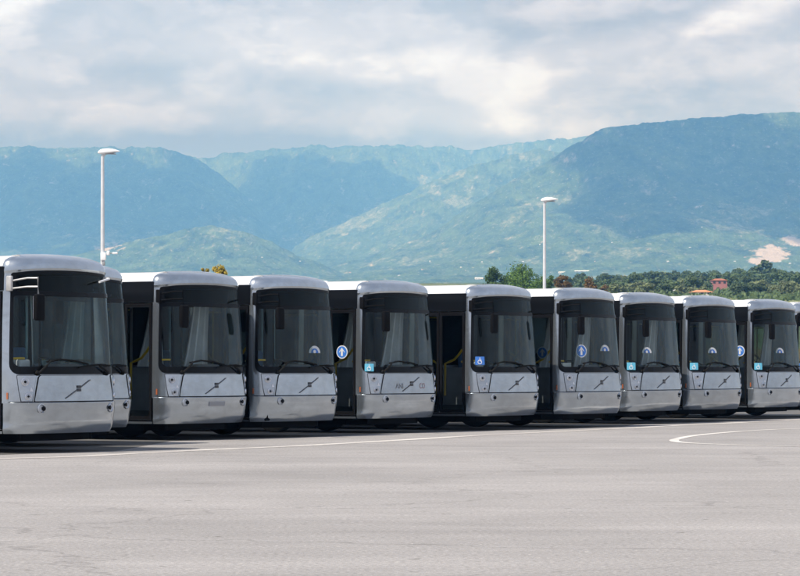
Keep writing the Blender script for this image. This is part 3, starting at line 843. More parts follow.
def terrain(PX, RR):
    wx = PX_to_x(PX, RR); wy = RR
    E = terrain_E(PX, RR, wx, wy)
    E = np.maximum(E, hill_z(PX, RR) + (fbm(wx/70, wy/70, 3)-.5)*3*np.clip((RR-500)/300, 0, 1))
    return E/F*RR + CH - 1.6*np.clip(1-(RR-240)/300, 0, 1)
def PX_to_x(PX, RR): return (PX-400)/F*RR

pxs = np.concatenate([np.linspace(-480, -60, 120, endpoint=False), np.linspace(-60, 860, 980), np.linspace(861, 1290, 90)])
rrs = np.concatenate([np.linspace(240, 700, 24, endpoint=False), np.linspace(700, 1500, 60, endpoint=False), np.linspace(1500, 3200, 30, endpoint=False), np.linspace(3200, 6400, 60, endpoint=False), np.linspace(6400, 16400, 600, endpoint=False), np.linspace(16400, 17600, 10)])
PXg, RRg = np.meshgrid(pxs, rrs)
Zg = terrain(PXg, RRg); Xg = PX_to_x(PXg, RRg); Yg = RRg
nr, nc = PXg.shape
me = bpy.data.meshes.new('mountains')
co = np.stack([Xg, Yg, Zg], -1).reshape(-1, 3).astype(np.float32)
ii = np.arange(nr*nc).reshape(nr, nc)
quads = np.stack([ii[:-1, :-1], ii[:-1, 1:], ii[1:, 1:], ii[1:, :-1]], -1).reshape(-1, 4)
me.vertices.add(len(co)); me.vertices.foreach_set('co', co.ravel())
me.loops.add(quads.size); me.loops.foreach_set('vertex_index', quads.ravel().astype(np.int32))
me.polygons.add(len(quads)); me.polygons.foreach_set('loop_start', np.arange(0, quads.size, 4, dtype=np.int32)); me.polygons.foreach_set('loop_total', np.full(len(quads), 4, np.int32))
me.update(calc_edges=True); me.polygons.foreach_set('use_smooth', [True]*len(me.polygons))
# ground cover: how open (scrub, meadow, bare rock) each spot of the slopes is
EY = HZ - (Zg-CH)/RRg*F            # row each vertex lands on: used only to say where on the slopes the clearings lie
def blob(x, y, cx, cy, rx, ry, rot=0):
    c, s = math.cos(R(rot)), math.sin(R(rot)); dx, dy = x-cx, y-cy
    u = (dx*c + dy*s)/rx; v = (-dx*s + dy*c)/ry
    return np.exp(-(u*u+v*v)**1.5)
nz = fbm(Xg/110, Yg/300, 5, .65); nz2 = fbm(Xg/30+40, Yg/90, 4, .75)
scr = np.zeros_like(Zg)
for (cx, cy, rx, ry, a) in ((125, 238, 60, 14, .55), (235, 232, 35, 12, .5), (205, 245, 14, 8, .5), (345, 222, 60, 15, .55), (380, 214, 35, 14, .6), (300, 238, 60, 6, .4),
        (450, 185, 50, 14, .55), (470, 178, 26, 6, .7), (452, 200, 16, 9, .6), (400, 235, 55, 25, .45), (545, 160, 50, 10, .4), (585, 140, 20, 8, .4), (655, 125, 25, 6, .3), (515, 205, 40, 16, .25),
        (640, 218, 50, 6, .4), (700, 215, 60, 18, .4), (640, 232, 40, 12, .3), (560, 205, 30, 8, .4), (740, 220, 60, 25, .45), (620, 255, 30, 8, .5), (690, 235, 70, 25, .2), (30, 235, 50, 40, .15), (20, 215, 30, 40, .15), (790, 225, 30, 20, .35), (600, 184, 30, 10, .25), (735, 145, 12, 5, .45), (765, 147, 14, 5, .45), (665, 140, 14, 5, .4)):
    scr = np.maximum(scr, a*blob(PXg, EY, cx, cy, rx, ry))
scrub = np.clip((scr*.75 + nz*1.6 + nz2*1.5 - 1.88)*2.6, 0, 1)
far = np.clip((RRg-2500)/1000, 0, 1)
scrub = scrub*far
rock = np.clip((np.maximum.reduce([blob(PXg, EY, 771, 254, 20, 9), blob(PXg, EY, 757, 260, 12, 5), blob(PXg, EY, 793, 241, 13, 5, 25), .75*blob(PXg, EY, 697, 206.5, 6, 1.6), .62*blob(PXg, EY, 735, 146, 8, 3), .62*blob(PXg, EY, 768, 147, 9, 3), .55*blob(PXg, EY, 112, 247, 20, 6), .5*blob(PXg, EY, 208, 247, 10, 3)]) + (nz2-.5)*1.6 - .42)*4, 0, 1)*far
rock = np.where(RRg > 3400, rock, 0)
for nm, arr in (('scrub', scrub), ('rock', rock), ('near', 1-np.clip((RRg-1500)/900, 0, 1))):
    at_ = me.attributes.new(nm, 'FLOAT', 'POINT'); at_.data.foreach_set('value', arr.astype(np.float32).ravel())

def terrain_mat():
    m, nt, out = new_mat('mountain_cover'); L = nt.links
    b = N(nt, 'ShaderNodeBsdfPrincipled'); b.inputs['Roughness'].default_value = .95; b.inputs['Specular IOR Level'].default_value = .1
    tc = N(nt, 'ShaderNodeTexCoord')
    def attr(n): a = N(nt, 'ShaderNodeAttribute'); a.attribute_name = n; return a.outputs['Fac']
    mpp = N(nt, 'ShaderNodeMapping'); mpp.inputs['Scale'].default_value = (1, .35, 1); L.new(tc.outputs['Object'], mpp.inputs['Vector'])
    n1 = N(nt, 'ShaderNodeTexNoise', inp={'Scale': .016, 'Detail': 9.0, 'Roughness': .85}); L.new(mpp.outputs[0], n1.inputs['Vector'])
    n2 = N(nt, 'ShaderNodeTexNoise', inp={'Scale': .06, 'Detail': 5.0, 'Roughness': .8}); L.new(mpp.outputs[0], n2.inputs['Vector'])
    rf = N(nt, 'ShaderNodeValToRGB'); e = rf.color_ramp.elements
    e[0].position = .38; e[0].color = (.008, .026, .014, 1); e[1].position = .62; e[1].color = (.12, .18, .07, 1)
    L.new(n1.outputs['Fac'], rf.inputs['Fac'])
    rs = N(nt, 'ShaderNodeValToRGB'); e = rs.color_ramp.elements
    e[0].position = .38; e[0].color = (.05, .10, .04, 1); e[1].position = .70; e[1].color = (.40, .39, .27, 1)
    L.new(n2.outputs['Fac'], rs.inputs['Fac'])
    mx = N(nt, 'ShaderNodeMix', data_type='RGBA'); L.new(attr('scrub'), mx.inputs['Factor']); L.new(rf.outputs['Color'], mx.inputs['A']); L.new(rs.outputs['Color'], mx.inputs['B'])
    m2 = N(nt, 'ShaderNodeMix', data_type='RGBA'); m2.inputs['B'].default_value = (.52, .43, .36, 1)
    L.new(attr('rock'), m2.inputs['Factor']); L.new(mx.outputs['Result'], m2.inputs['A'])
    mps = N(nt, 'ShaderNodeMapping'); mps.inputs['Scale'].default_value = (1, .28, 1); L.new(tc.outputs['Object'], mps.inputs['Vector'])
    n9 = N(nt, 'ShaderNodeTexNoise', inp={'Scale': .10, 'Detail': 4.0, 'Roughness': .85}); L.new(mps.outputs[0], n9.inputs['Vector'])
    r9 = N(nt, 'ShaderNodeMapRange', inp={'From Min': .58, 'From Max': .68, 'To Min': 0, 'To Max': .85}); L.new(n9.outputs['Fac'], r9.inputs['Value'])
    m9 = N(nt, 'ShaderNodeMix', data_type='RGBA'); m9.inputs['B'].default_value = (.42, .41, .32, 1)
    L.new(r9.outputs[0], m9.inputs['Factor']); L.new(m2.outputs['Result'], m9.inputs['A']); m2 = m9
    m3 = N(nt, 'ShaderNodeMix', data_type='RGBA'); m3.inputs['B'].default_value = (.20, .22, .11, 1)
    L.new(attr('near'), m3.inputs['Factor']); L.new(m2.outputs['Result'], m3.inputs['A'])
    L.new(m3.outputs['Result'], b.inputs['Base Color'])
    bp = N(nt, 'ShaderNodeBump', inp={'Strength': .8, 'Distance': 22.0}); L.new(n2.outputs['Fac'], bp.inputs['Height']); L.new(bp.outputs[0], b.inputs['Normal'])
    L.new(b.outputs[0], out.inputs['Surface'])
    return m
me.materials.append(terrain_mat())
mt = bpy.data.objects.new('mountains', me); COL.objects.link(mt)
tag(mt, 'hazy green mountain slopes with clearings and a pale quarry', kind='structure')
fd = MB(); fd.add([(-4700, -900, -.35), (4700, -900, -.35), (4700, 17700, -.35), (-4700, 17700, -.35)], [(0, 1, 2, 3)])
tag(fd.build('fields', pbr('field_grass', (.07, .10, .04), .95, 0, 0, .4, .02), smooth=False), 'flat green fields around the yard', kind='structure')

def ground_gz(px, rr): return terrain(np.asarray(px, float).reshape(1, -1), np.asarray(rr, float).reshape(1, -1))[0]
def ground_z(px, rr):
    return float(terrain(np.array([[float(px)]]), np.array([[float(rr)]]))[0, 0])

# ------------------------------------------------------------------ trees
def leaf_mat(name, dark, light, sc=1.2):
    m, nt, out = new_mat(name); L = nt.links
    b = N(nt, 'ShaderNodeBsdfPrincipled'); b.inputs['Roughness'].default_value = .7; b.inputs['Specular IOR Level'].default_value = .2
    b.inputs['Subsurface Weight'].default_value = 0
    tc = N(nt, 'ShaderNodeTexCoord'); oi = N(nt, 'ShaderNodeObjectInfo')
    n = N(nt, 'ShaderNodeTexNoise', inp={'Scale': sc, 'Detail': 4.0}); L.new(tc.outputs['Object'], n.inputs['Vector'])
    rp = N(nt, 'ShaderNodeMapRange', inp={'From Min': .3, 'From Max': .7}); L.new(n.outputs['Fac'], rp.inputs['Value'])
    mx = N(nt, 'ShaderNodeMix', data_type='RGBA'); mx.inputs['A'].default_value = (*dark, 1); mx.inputs['B'].default_value = (*light, 1)
    L.new(rp.outputs[0], mx.inputs['Factor'])
    r2 = N(nt, 'ShaderNodeMapRange', inp={'To Min': .65, 'To Max': 1.35}); L.new(oi.outputs['Random'], r2.inputs['Value'])
    vm = N(nt, 'ShaderNodeVectorMath', operation='SCALE'); L.new(mx.outputs['Result'], vm.inputs[0]); L.new(r2.outputs[0], vm.inputs['Scale'])
    L.new(vm.outputs[0], b.inputs['Base Color'])
    tl = N(nt, 'ShaderNodeBsdfTranslucent'); L.new(vm.outputs[0], tl.inputs['Color'])
    ms = N(nt, 'ShaderNodeMixShader'); ms.inputs[0].default_value = .25
    L.new(b.outputs[0], ms.inputs[1]); L.new(tl.outputs[0], ms.inputs[2]); L.new(ms.outputs[0], out.inputs['Surface'])
    return m
LM = {'green': leaf_mat('leaf_green', (.045, .095, .018), (.12, .20, .045)),
      'wood': leaf_mat('leaf_wood', (.045, .078, .034), (.115, .160, .070)),
      'olive': leaf_mat('leaf_olive', (.105, .140, .065), (.20, .225, .110)),
      'brown': leaf_mat('leaf_brown', (.12, .075, .022), (.22, .130, .045)),
      'yellow': leaf_mat('leaf_yellow', (.20, .17, .02), (.42, .30, .04))}
BARK = pbr('bark', (.09, .07, .05), .9, 0, 0, .3, 4)

def crown_mb(rx, rz, cz, nclump, nleaf, leaf, rnd):
    mb = MB(); cl = []
    for k in range(nclump):
        while True:
            v = Vector((rnd.uniform(-1, 1), rnd.uniform(-1, 1), rnd.uniform(-1, 1)))
            if v.length < 1: break
        v = v.normalized()*(v.length**.45)*rnd.uniform(.55, .92)
        cl.append((Vector((v.x*rx, v.y*rx, cz + v.z*rz)), rnd.uniform(.24, .46)*min(rx, rz)))
    vs = []; fs = []
    for c, r in cl:
        for k in range(nleaf):
            d = Vector((rnd.gauss(0, 1), rnd.gauss(0, 1), rnd.gauss(0, 1))).normalized()*r*rnd.uniform(.55, 1.12)
            p = c + Vector((d.x, d.y, d.z*.8)); n = (d.normalized() + Vector((rnd.uniform(-.8, .8), rnd.uniform(-.8, .8), rnd.uniform(-.4, .9)))).normalized()
            a = n.orthogonal().normalized(); a = Matrix.Rotation(rnd.uniform(0, 6.3), 3, n) @ a; b = n.cross(a); s = leaf*rnd.uniform(.6, 1.3)
            i = len(vs); vs += [p + a*s, p + b*s*.6, p - a*s*.9, p - b*s*.6]; fs.append((i, i+1, i+2, i+3))
    mb.add(vs, fs); return mb, cl

def tree_mesh(kind, h, rx, nclump, nleaf, leaf, seed, low=.25):
    rnd = random.Random(seed)
    cz = h*(low + (1-low)/2); rz = h*(1-low)/2
    cm, cl = crown_mb(rx, rz, cz, nclump, nleaf, leaf, rnd)
    zs = sorted(p[2] for p in cm.v); k_ = (h - h*low)/(zs[-3] - h*low)
    cm.v = [(x, y, h*low + (z - h*low)*k_ if z > h*low else z) for x, y, z in cm.v]
    tr = MB(); top = Vector((rnd.uniform(-.1, .1)*rx, rnd.uniform(-.1, .1)*rx, cz))
    tr.tube([(0, 0, -.4), (0.02, 0, h*low*.6), top], h*.030, 7, r1=h*.014)
    for c, r in cl[::max(1, len(cl)//7)]:
        st = Vector((0, 0, h*low)).lerp(top, rnd.uniform(.1, .9)); tr.tube([st, st.lerp(c, .55) + Vector((0, 0, .05*h)), c], h*.012, 5, r1=h*.004)
    return cm, tr
def make_tree(name, lab, cat, px, rr, h, rx, kind, nclump, nleaf, leaf, seed, low=.25, group=None, base=None):
    cm, tr = tree_mesh(kind, h, rx, nclump, nleaf, leaf, seed, low)
    z = ground_z(px, rr) if base is None else base
    o = empty(name, ((px-400)/F*rr, rr, z)); tag(o, lab, cat, group)
    cm.build('crown', LM[kind], o, smooth=False); tr.build('trunk', BARK, o)
    return o
def top_h(py, rr, px):    # height that puts a crown's top on a given row
    return (HZ-py)/F*rr + CH - max(ground_z(px, rr), -.3)
RT = 520
def seen_tree(name, lab, cat, px, rr, py, vis, rx, kind, ncl, nl, leaf, seed, low):
    """a tree whose top reaches row py; vis = height of the crown"""
    zt = (HZ-py)/F*rr + CH; g = ground_z(px, rr) if rr > 240 else 0.0; h = zt - g
    make_tree(name, lab, cat, px, rr, h, rx, kind, ncl, nl, leaf, seed, max(.08, 1 - vis/h), base=g)
seen_tree('leafy_tree', 'large dark green leafy tree rising behind the bus roofs beside the right lamp post', 'tree', 523, RT, 261.0, 8.0, 4.2, 'green', 46, 150, .20, 11, 0)
seen_tree('leafy_tree', 'smaller green tree just left of the large leafy tree', 'tree', 496, RT+8, 266.5, 6.0, 2.3, 'green', 22, 130, .19, 12, 0)
seen_tree('leafy_tree', 'low green bush tree between the large leafy tree and the brown bushes', 'tree', 547, RT+22, 275, 3.0, 1.3, 'green', 14, 100, .19, 13, 0)
seen_tree('autumn_tree', 'rust brown tree right of the lamp post, the left of the two brown ones', 'tree', 564, RT+40, 275.0, 3.4, 1.9, 'brown', 20, 90, .2, 14, 0)
seen_tree('autumn_tree', 'rust brown tree with thin crown, the right of the two brown ones', 'tree', 589, RT+50, 276.0, 3.2, 1.5, 'brown', 14, 60, .2, 15, 0)
seen_tree('autumn_tree', 'low ochre brown bush behind the bus roof, right of the brown trees', 'bush', 603, RT+46, 284.5, 2.4, 1.6, 'brown', 9, 60, .2, 19, 0)
seen_tree('yellow_tree', 'tree top with yellow leaves showing over the second bus from the left', 'tree', 221, 300, 264.5, 1.9, .85, 'yellow', 18, 90, .10, 16, 0)
seen_tree('yellow_tree', 'small yellow tree top just left of the other yellow one', 'tree', 205, 301, 268.0, 1.6, .5, 'yellow', 10, 70, .10, 17, 0)
make_tree('dark_tree', 'broad dark green tree standing out on the hill crest above the last buses', 'tree', 764, 1290, 9.0, 4.2, 'wood', 22, 60, .7, 18, .15)
make_tree('dark_tree', 'dark round tree just left of the broad tree on the hill crest', 'tree', 752, 1240, 6.5, 2.8, 'wood', 16, 50, .8, 28, .15)

# the wooded hillside: individual trees over a mat of undergrowth
protos = {}
for k, (kind, h, rx) in enumerate((('wood', 4.6, 2.3), ('wood', 4.0, 2.5), ('olive', 3.3, 2.0), ('wood', 5.2, 2.1), ('olive', 2.8, 1.8))):
    protos[k] = (kind, h, rx)
built = {}
rnd = random.Random(5); nT = 0
LABT = {'wood': 'dark green round tree in the wood on the hillside at the right', 'olive': 'pale green bushy tree on the open lower hillside at the right'}
cells = []
for k in range(285):
    for tries in range(60):
        rr = 700 + 660*rnd.random()**.8; px = rnd.uniform(430, 825)
        if 707 < px < 733 and rr < 1010: continue
        if px < 600 and rnd.random() < .45: continue
        x = (px-400)/F*rr
        if all((x-a)**2/9 + (rr-b)**2/160 > 1 for a, b in cells): break
    cells.append((x, rr))
    low = rr < 900
    kk = rnd.choice((2, 4, 2, 1) if low else (0, 1, 3, 0, 1, 2))
    kind, h, rx = protos[kk]; z = ground_z(px, rr)
    if kk not in built:
        cm, tr = tree_mesh(kind, h, rx, 15, 40, .42, 50+kk, .12)
        o = empty('hill_tree'); cm.build('crown', LM[kind], o, smooth=False); tr.build('trunk', BARK, o); built[kk] = o
    else:
        o = copy_tree(built[kk])
    o.location = (x, rr, z-.2); s = rnd.uniform(.75, 1.25); o.scale = (s*rnd.uniform(.9, 1.2), s, s*rnd.uniform(.8, 1.1)); o.rotation_euler = (0, 0, rnd.uniform(0, 6.3))
    tag(o, LABT[kind], 'tree', 'trees on the wooded hillside' if kind == 'wood' else 'pale trees on the lower hillside')
ug = MB(); vs = []; fs = []
rs_ = np.random.RandomState(8); n_ = 5200
ra = 560 + 960*rs_.rand(n_); pa = rs_.uniform(395, 840, n_); xa = (pa-400)/F*ra
keep = rs_.rand(n_) < (fbm(xa/40, ra/60, 3)*2.2 - .85 + np.clip((ra-1000)/700, 0, .5)); za = ground_gz(pa, ra)
for x, rr, z in zip(xa[keep], ra[keep], za[keep]):
    hh = rnd.uniform(.6, 1.6)*(1.0 if rr < 900 else 1.4)
    for q in range(9):
        p = Vector((x + rnd.gauss(0, .9), rr + rnd.gauss(0, .9), z + rnd.random()*hh)); n = Vector((rnd.uniform(-1, 1), rnd.uniform(-1, .2), rnd.uniform(-.2, 1))).normalized()
        a = n.orthogonal().normalized(); b = n.cross(a); s = rnd.uniform(.35, .65); i = len(vs)
        vs += [p + a*s, p + b*s*.7, p - a*s, p - b*s*.7]; fs.append((i, i+1, i+2, i+3))
ug.add(vs, fs); tag(ug.build('undergrowth', LM['wood'], smooth=False), 'dense green undergrowth covering the hillside between the trees', 'undergrowth', kind='stuff')

# ------------------------------------------------------------------ far buildings
PINK = pbr('pink_wall', (.38, .16, .16), .85, 0, 0, .1, .3); ROOF = pbr('tile_roof', (.30, .11, .06), .85, 0, 0, .2, 1); CREAM = pbr('pale_wall', (.72, .70, .64), .8, 0, 0, .06, .3)
DARKW = pbr('dark_window', (.03, .035, .04), .3); TERRA = pbr('terracotta', (.50, .22, .11), .85, 0, 0, .2, 1); WHITER = pbr('white_sheet_roof', (.80, .80, .80), .5)
def house(name, lab, px, rr, w, d, h, wall, roof, rh, base_py, nwin=3, floors=2, hip=True):
    """a building whose foot stands on the given row of the photograph"""
    z0 = (HZ-base_py)/F*rr + CH
    o = empty(name, ((px-400)/F*rr, rr, z0)); tag(o, lab, 'building')
    MB().box(-w/2, w/2, 0, d, -3, h).build('wall', wall, o, smooth=False)
    rf = MB(); e = .04*w; a = .28*w if hip else 0.0
    rf.add([(-w/2-e, -e, h), (w/2+e, -e, h), (w/2+e, d+e, h), (-w/2-e, d+e, h), (-w/2+a, d/2, h+rh), (w/2-a, d/2, h+rh), (-w/2-e, -e, h-.12), (w/2+e, -e, h-.12), (w/2+e, d+e, h-.12), (-w/2-e, d+e, h-.12)],
           [(0, 1, 5, 4), (1, 2, 5), (2, 3, 4, 5), (3, 0, 4), (6, 7, 1, 0), (7, 8, 2, 1), (8, 9, 3, 2), (9, 6, 0, 3)])
    rf.build('roof', roof, o, smooth=False)
    for f in range(floors):
        for i in range(nwin):
            x = -w/2 + w*(i+.5)/nwin; z = h*(f+.35)/floors; ww = w/nwin*.22
            MB().box(x-ww, x+ww, -.06, .04, z, z+h/floors*.42).build('window', DARKW, o, smooth=False)
    return o
house('farmhouse', 'pink walled house with a red roof among the trees on the hillside', 719.5, 960, 4.6, 5, 1.5, PINK, ROOF, .55, 285.2, 3, 1)
house('farmhouse', 'low house with an orange tiled roof just above the bus roofs at the right', 702, 700, 4.6, 4, .8, CREAM, TERRA, .45, 295.5, 3, 1)
house('shed', 'small white hut left of the orange roof, the left of two', 675.5, 720, .9, 1, .7, CREAM, WHITER, .15, 293, 1, 1)
house('shed', 'small white hut left of the orange roof, the right of two', 684, 722, .8, 1, .65, CREAM, WHITER, .15, 293, 1, 1)
def hit_row(px, py):
    qs = np.linspace(1700, 12000, 1400); h = np.nonzero(ground_gz(np.full(1400, px), qs) >= (HZ-py)/F*qs + CH)[0]
    return float(qs[h[0]]) if len(h) else None
for nm, lab, px, py, wpx, hpx in (('farmhouse', 'white building left of the large leafy tree at the foot of the mountain', 479, 279.6, 8, 2.2), ('warehouse', 'long white roofed building at the mountain foot right of the lamp post', 582, 272.0, 14, 1.6), ('warehouse', 'short white building left of the long white roofed one', 562, 273.0, 7, 1.4)):
    q = hit_row(px, py); k = q/F
    house(nm, lab, px, q-3, wpx*k, 8, hpx*.5*k, CREAM, CREAM, hpx*.5*k, py, 3, 1, hip=False)
rnd = random.Random(9)
vill = [(482, 262.5), (422, 270), (461, 268), (430, 262), (350, 273), (399, 276), (612, 243), (668, 262), (690, 248), (735, 262), (745, 258), (702, 228), (648, 250), (595, 262), (540, 245), (523, 262), (780, 262), (790, 264), (300, 262), (262, 258), (697, 207), (701, 207.5)]
for (px, py) in vill:
    rr = None
    qs = np.linspace(2600, 13000, 1300); hit = np.nonzero(ground_gz(np.full(1300, px), qs) >= (HZ-py)/F*qs + CH)[0]
    if len(hit): rr = float(qs[hit[0]])
    if rr is None: continue
    k = rr/3200; o = house('village_house', 'tiny pale house dotted on the far mountain slope', px, rr-2, rnd.uniform(1.2, 2.4)*k, 1.5*k, rnd.uniform(.6, 1.0)*k, CREAM, rnd.choice((WHITER, TERRA)), .35*k, py, 1, 1)
    o['group'] = 'houses dotted on the mountain slope'

# ------------------------------------------------------------------ lamp posts
def lamp(px, s, top_py, lab, devices):
    Y = F/s; h = (HZ-top_py)/s + CH
    o = empty('street_lamp', ((px-400)/s, Y, 0)); tag(o, lab, 'street lamp', 'lamp posts behind the buses')
    p = MB(); p.tube([(0, 0, 0), (0, 0, h*.5), (0, 0, h-.25)], .095, 12, r1=.06); p.lathe([(.16, 0), (.16, .12), (.1, .2)], (0, 0, 0), (0, 0, 1), 12)
    p.tube([(0, 0, h-.3), (0.02, 0, h-.2), (.1, 0, h-.15)], .06, 8)
    p.build('pole', M['post'], o)
    hd = MB(); rows = []
    for k in range(15):
        t = k/14; x = -.17 + t*.78
        wv = math.sin(PI*min(1, (t+.02)/.98))**.5 if 0 < t < 1 else .12
        wy = .17*max(.15, wv); th = (.165*(1-.45*t))*max(.2, wv)
        rows.append([(x, math.cos(a)*wy, h-.115 + .05*t + (math.sin(a)*th if math.sin(a) > 0 else math.sin(a)*th*.55)) for a in [2*PI*j/16 for j in range(17)]])
    hd.grid(rows); lh = hd.build('lamp_head', M['lamp_white'], o, angle=60)
    MB().box(.08, .48, -.11, .11, h-.17, h-.145, bev=.02).build('lens', M['grey_plastic'], lh)
    if devices:
        zz = (HZ-256)/s + CH
        MB().box(-.06, .14, -.19, -.07, zz-.16, zz+.12, bev=.03).build('junction_box', M['lamp_white'], o)
        a = MB(); a.tube([(0, -.1, zz+.09), (.25, -.14, zz+.10), (.5, -.14, zz+.08)], .018, 6); a.build('bracket_arm', M['grey_plastic'], o)
        c = MB(); c.box(.16, .27, -.2, -.08, zz+.02, zz+.18, bev=.03); c.box(.36, .56, -.2, -.08, zz+.06, zz+.13, bev=.03); c.build('security_camera', M['lamp_white'], o)
        MB().box(.0, .1, -.16, -.07, zz-.34, zz-.20, bev=.02).build('sensor', M['grey_plastic'], o)
lamp(102.6, 28.0, 149.5, 'tall white lamp post with cameras on its shaft, behind the nearest bus', True)
lamp(544.5, 22.0, 198.0, 'plain white lamp post rising beside the large leafy tree', False)

# ------------------------------------------------------------------ light
SUN_EL = 56.0
SUN_AZ = (-.73, -.68)      # horizontal direction towards the sun (x, y)
sd = Vector((SUN_AZ[0], SUN_AZ[1], 0)).normalized()*math.cos(R(SUN_EL)) + Vector((0, 0, math.sin(R(SUN_EL))))
sl = bpy.data.lights.new('sun', 'SUN'); sl.energy = 4.8; sl.angle = R(.55); sl.color = (1.0, .955, .90)
so = bpy.data.objects.new('sun', sl); COL.objects.link(so); so.rotation_euler = sd.to_track_quat('Z', 'Y').to_euler()

# clouds over the mountains, above the view, whose shadows fall on the slopes
cm_, nt, out = new_mat('cloud_mist')
cv_ = N(nt, 'ShaderNodeVolumePrincipled'); cv_.inputs['Color'].default_value = (.97, .97, .98, 1); cv_.inputs['Density'].default_value = .016
nt.links.new(cv_.outputs[0], out.inputs['Volume'])
def cloud(lab, spots, alt, seed):
    """puffs placed where the sun's rays to the given points of the slopes cross the cloud level"""
    rnd = random.Random(seed); mb = MB()
    for (px, py, rr, wx, wy, th) in spots:
        wx *= 1.12; wy *= 1.12; th *= 1.25
        z = (HZ-py)/F*rr + CH; p = Vector(((px-400)/F*rr, rr, z)); c = p + sd*((alt - z)/sd.z)
        nU, nV = 28, 12; vs = []; ph = rnd.uniform(0, 9)
        for j in range(nV+1):
            for i in range(nU):
                a = 2*PI*i/nU; e = -PI/2 + PI*j/nV
                q = 1 + .13*math.sin(3*a+ph) + .09*math.sin(7*a+2*ph) + .06*math.sin(13*a+ph*3) + .07*math.sin(5*e + 4*a)
                vs.append(c + Vector((math.cos(a)*math.cos(e)*wx*q, math.sin(a)*math.cos(e)*wy*q, math.sin(e)*th*q)))
        fs = [(j*nU+i, j*nU+(i+1) % nU, (j+1)*nU+(i+1) % nU, (j+1)*nU+i) for j in range(nV) for i in range(nU)]
        mb.add(vs, fs)
    o = mb.build('clouds', cm_, angle=180); return tag(o, lab, 'cloud', kind='stuff')
cloud('white clouds high over the left mountain', [(10, 190, 13000, 620, 1500, 120), (150, 190, 13000, 520, 1500, 120), (240, 185, 14000, 450, 1200, 120), (300, 200, 14400, 400, 1300, 110), (345, 185, 14700, 300, 1000, 110), (-150, 190, 13000, 680, 1500, 120), (110, 220, 11400, 340, 500, 90)], 2400, 4)
cloud('white clouds high over the right mountain', [(680, 150, 9500, 370, 900, 110), (760, 160, 9400, 370, 1150, 110), (640, 182, 8800, 250, 680, 100), (850, 170, 9000, 420, 1150, 110), (800, 200, 8500, 200, 500, 80), (618, 160, 9200, 130, 520, 70), (720, 178, 9000, 260, 500, 80)], 2400, 8)

# haze
hz = MB(); hz.box(-4900, 4900, -1000, 18000, -1.5, 1190)
hm, nt, out = new_mat('haze_air')
pvn = N(nt, 'ShaderNodeVolumePrincipled'); pvn.inputs['Color'].default_value = (.18, .45, .90, 1); pvn.inputs['Density'].default_value = 1.15e-4; pvn.inputs['Anisotropy'].default_value = .1; pvn.inputs['Absorption Color'].default_value = (1, 1, 1, 1)
nt.links.new(pvn.outputs[0], out.inputs['Volume'])
ho = hz.build('haze', hm, smooth=False); tag(ho, 'blue summer haze between the yard and the mountains', 'haze', kind='stuff')

# ------------------------------------------------------------------ sky
w = bpy.data.worlds.new('World'); scene.world = w; w.use_nodes = True
nt = w.node_tree; nt.nodes.clear(); L = nt.links
out = N(nt, 'ShaderNodeOutputWorld')
sky = N(nt, 'ShaderNodeTexSky', sky_type='NISHITA'); sky.sun_disc = False
sky.sun_elevation = R(SUN_EL); sky.sun_rotation = math.atan2(SUN_AZ[0], SUN_AZ[1]) % (2*PI); sky.dust_density = 2.0
bg1 = N(nt, 'ShaderNodeBackground'); bg1.inputs['Strength'].default_value = .10; L.new(sky.outputs[0], bg1.inputs['Color'])
tc = N(nt, 'ShaderNodeTexCoord'); sp = N(nt, 'ShaderNodeSeparateXYZ'); L.new(tc.outputs['Generated'], sp.inputs[0])
def mth(op, a, b=None, clamp=False):
    n = N(nt, 'ShaderNodeMath', operation=op); n.use_clamp = clamp
    for i, v in enumerate((a, b)):
        if v is None: continue
        if isinstance(v, (int, float)): n.inputs[i].default_value = v
        else: L.new(v, n.inputs[i])
    return n.outputs[0]
az = mth('ARCTAN2', sp.outputs['X'], sp.outputs['Y']); el = mth('ARCSINE', sp.outputs['Z'])
# in degrees of azimuth and altitude
azd = mth('MULTIPLY', az, 180/PI); eld = mth('MULTIPLY', el, 180/PI)
cb = N(nt, 'ShaderNodeCombineXYZ'); L.new(azd, cb.inputs[0]); L.new(eld, cb.inputs[1])
def noise(sx, sy_, det, rough, dist=0.0, off=(0, 0, 0)):
    mp = N(nt, 'ShaderNodeMapping'); mp.inputs['Scale'].default_value = (sx, sy_, 1); mp.inputs['Location'].default_value = off
    L.new(cb.outputs[0], mp.inputs['Vector'])
    n = N(nt, 'ShaderNodeTexNoise', inp={'Scale': 1.0, 'Detail': det, 'Roughness': rough, 'Distortion': dist}); L.new(mp.outputs[0], n.inputs['Vector'])
    return n.outputs['Fac']
n_big = noise(.17, .55, 7, .5, .15, (3.1, 1.7, 0)); n_mid = noise(.55, 1.5, 9, .6, .8, (8.3, 4.2, 0))
wob = noise(2.2, 3.4, 7, .62, .3, (1, 7, 0))
def deg(px, py): return (math.degrees(math.atan((px-400)/F)), math.degrees(math.atan((HZ-py)/F)))
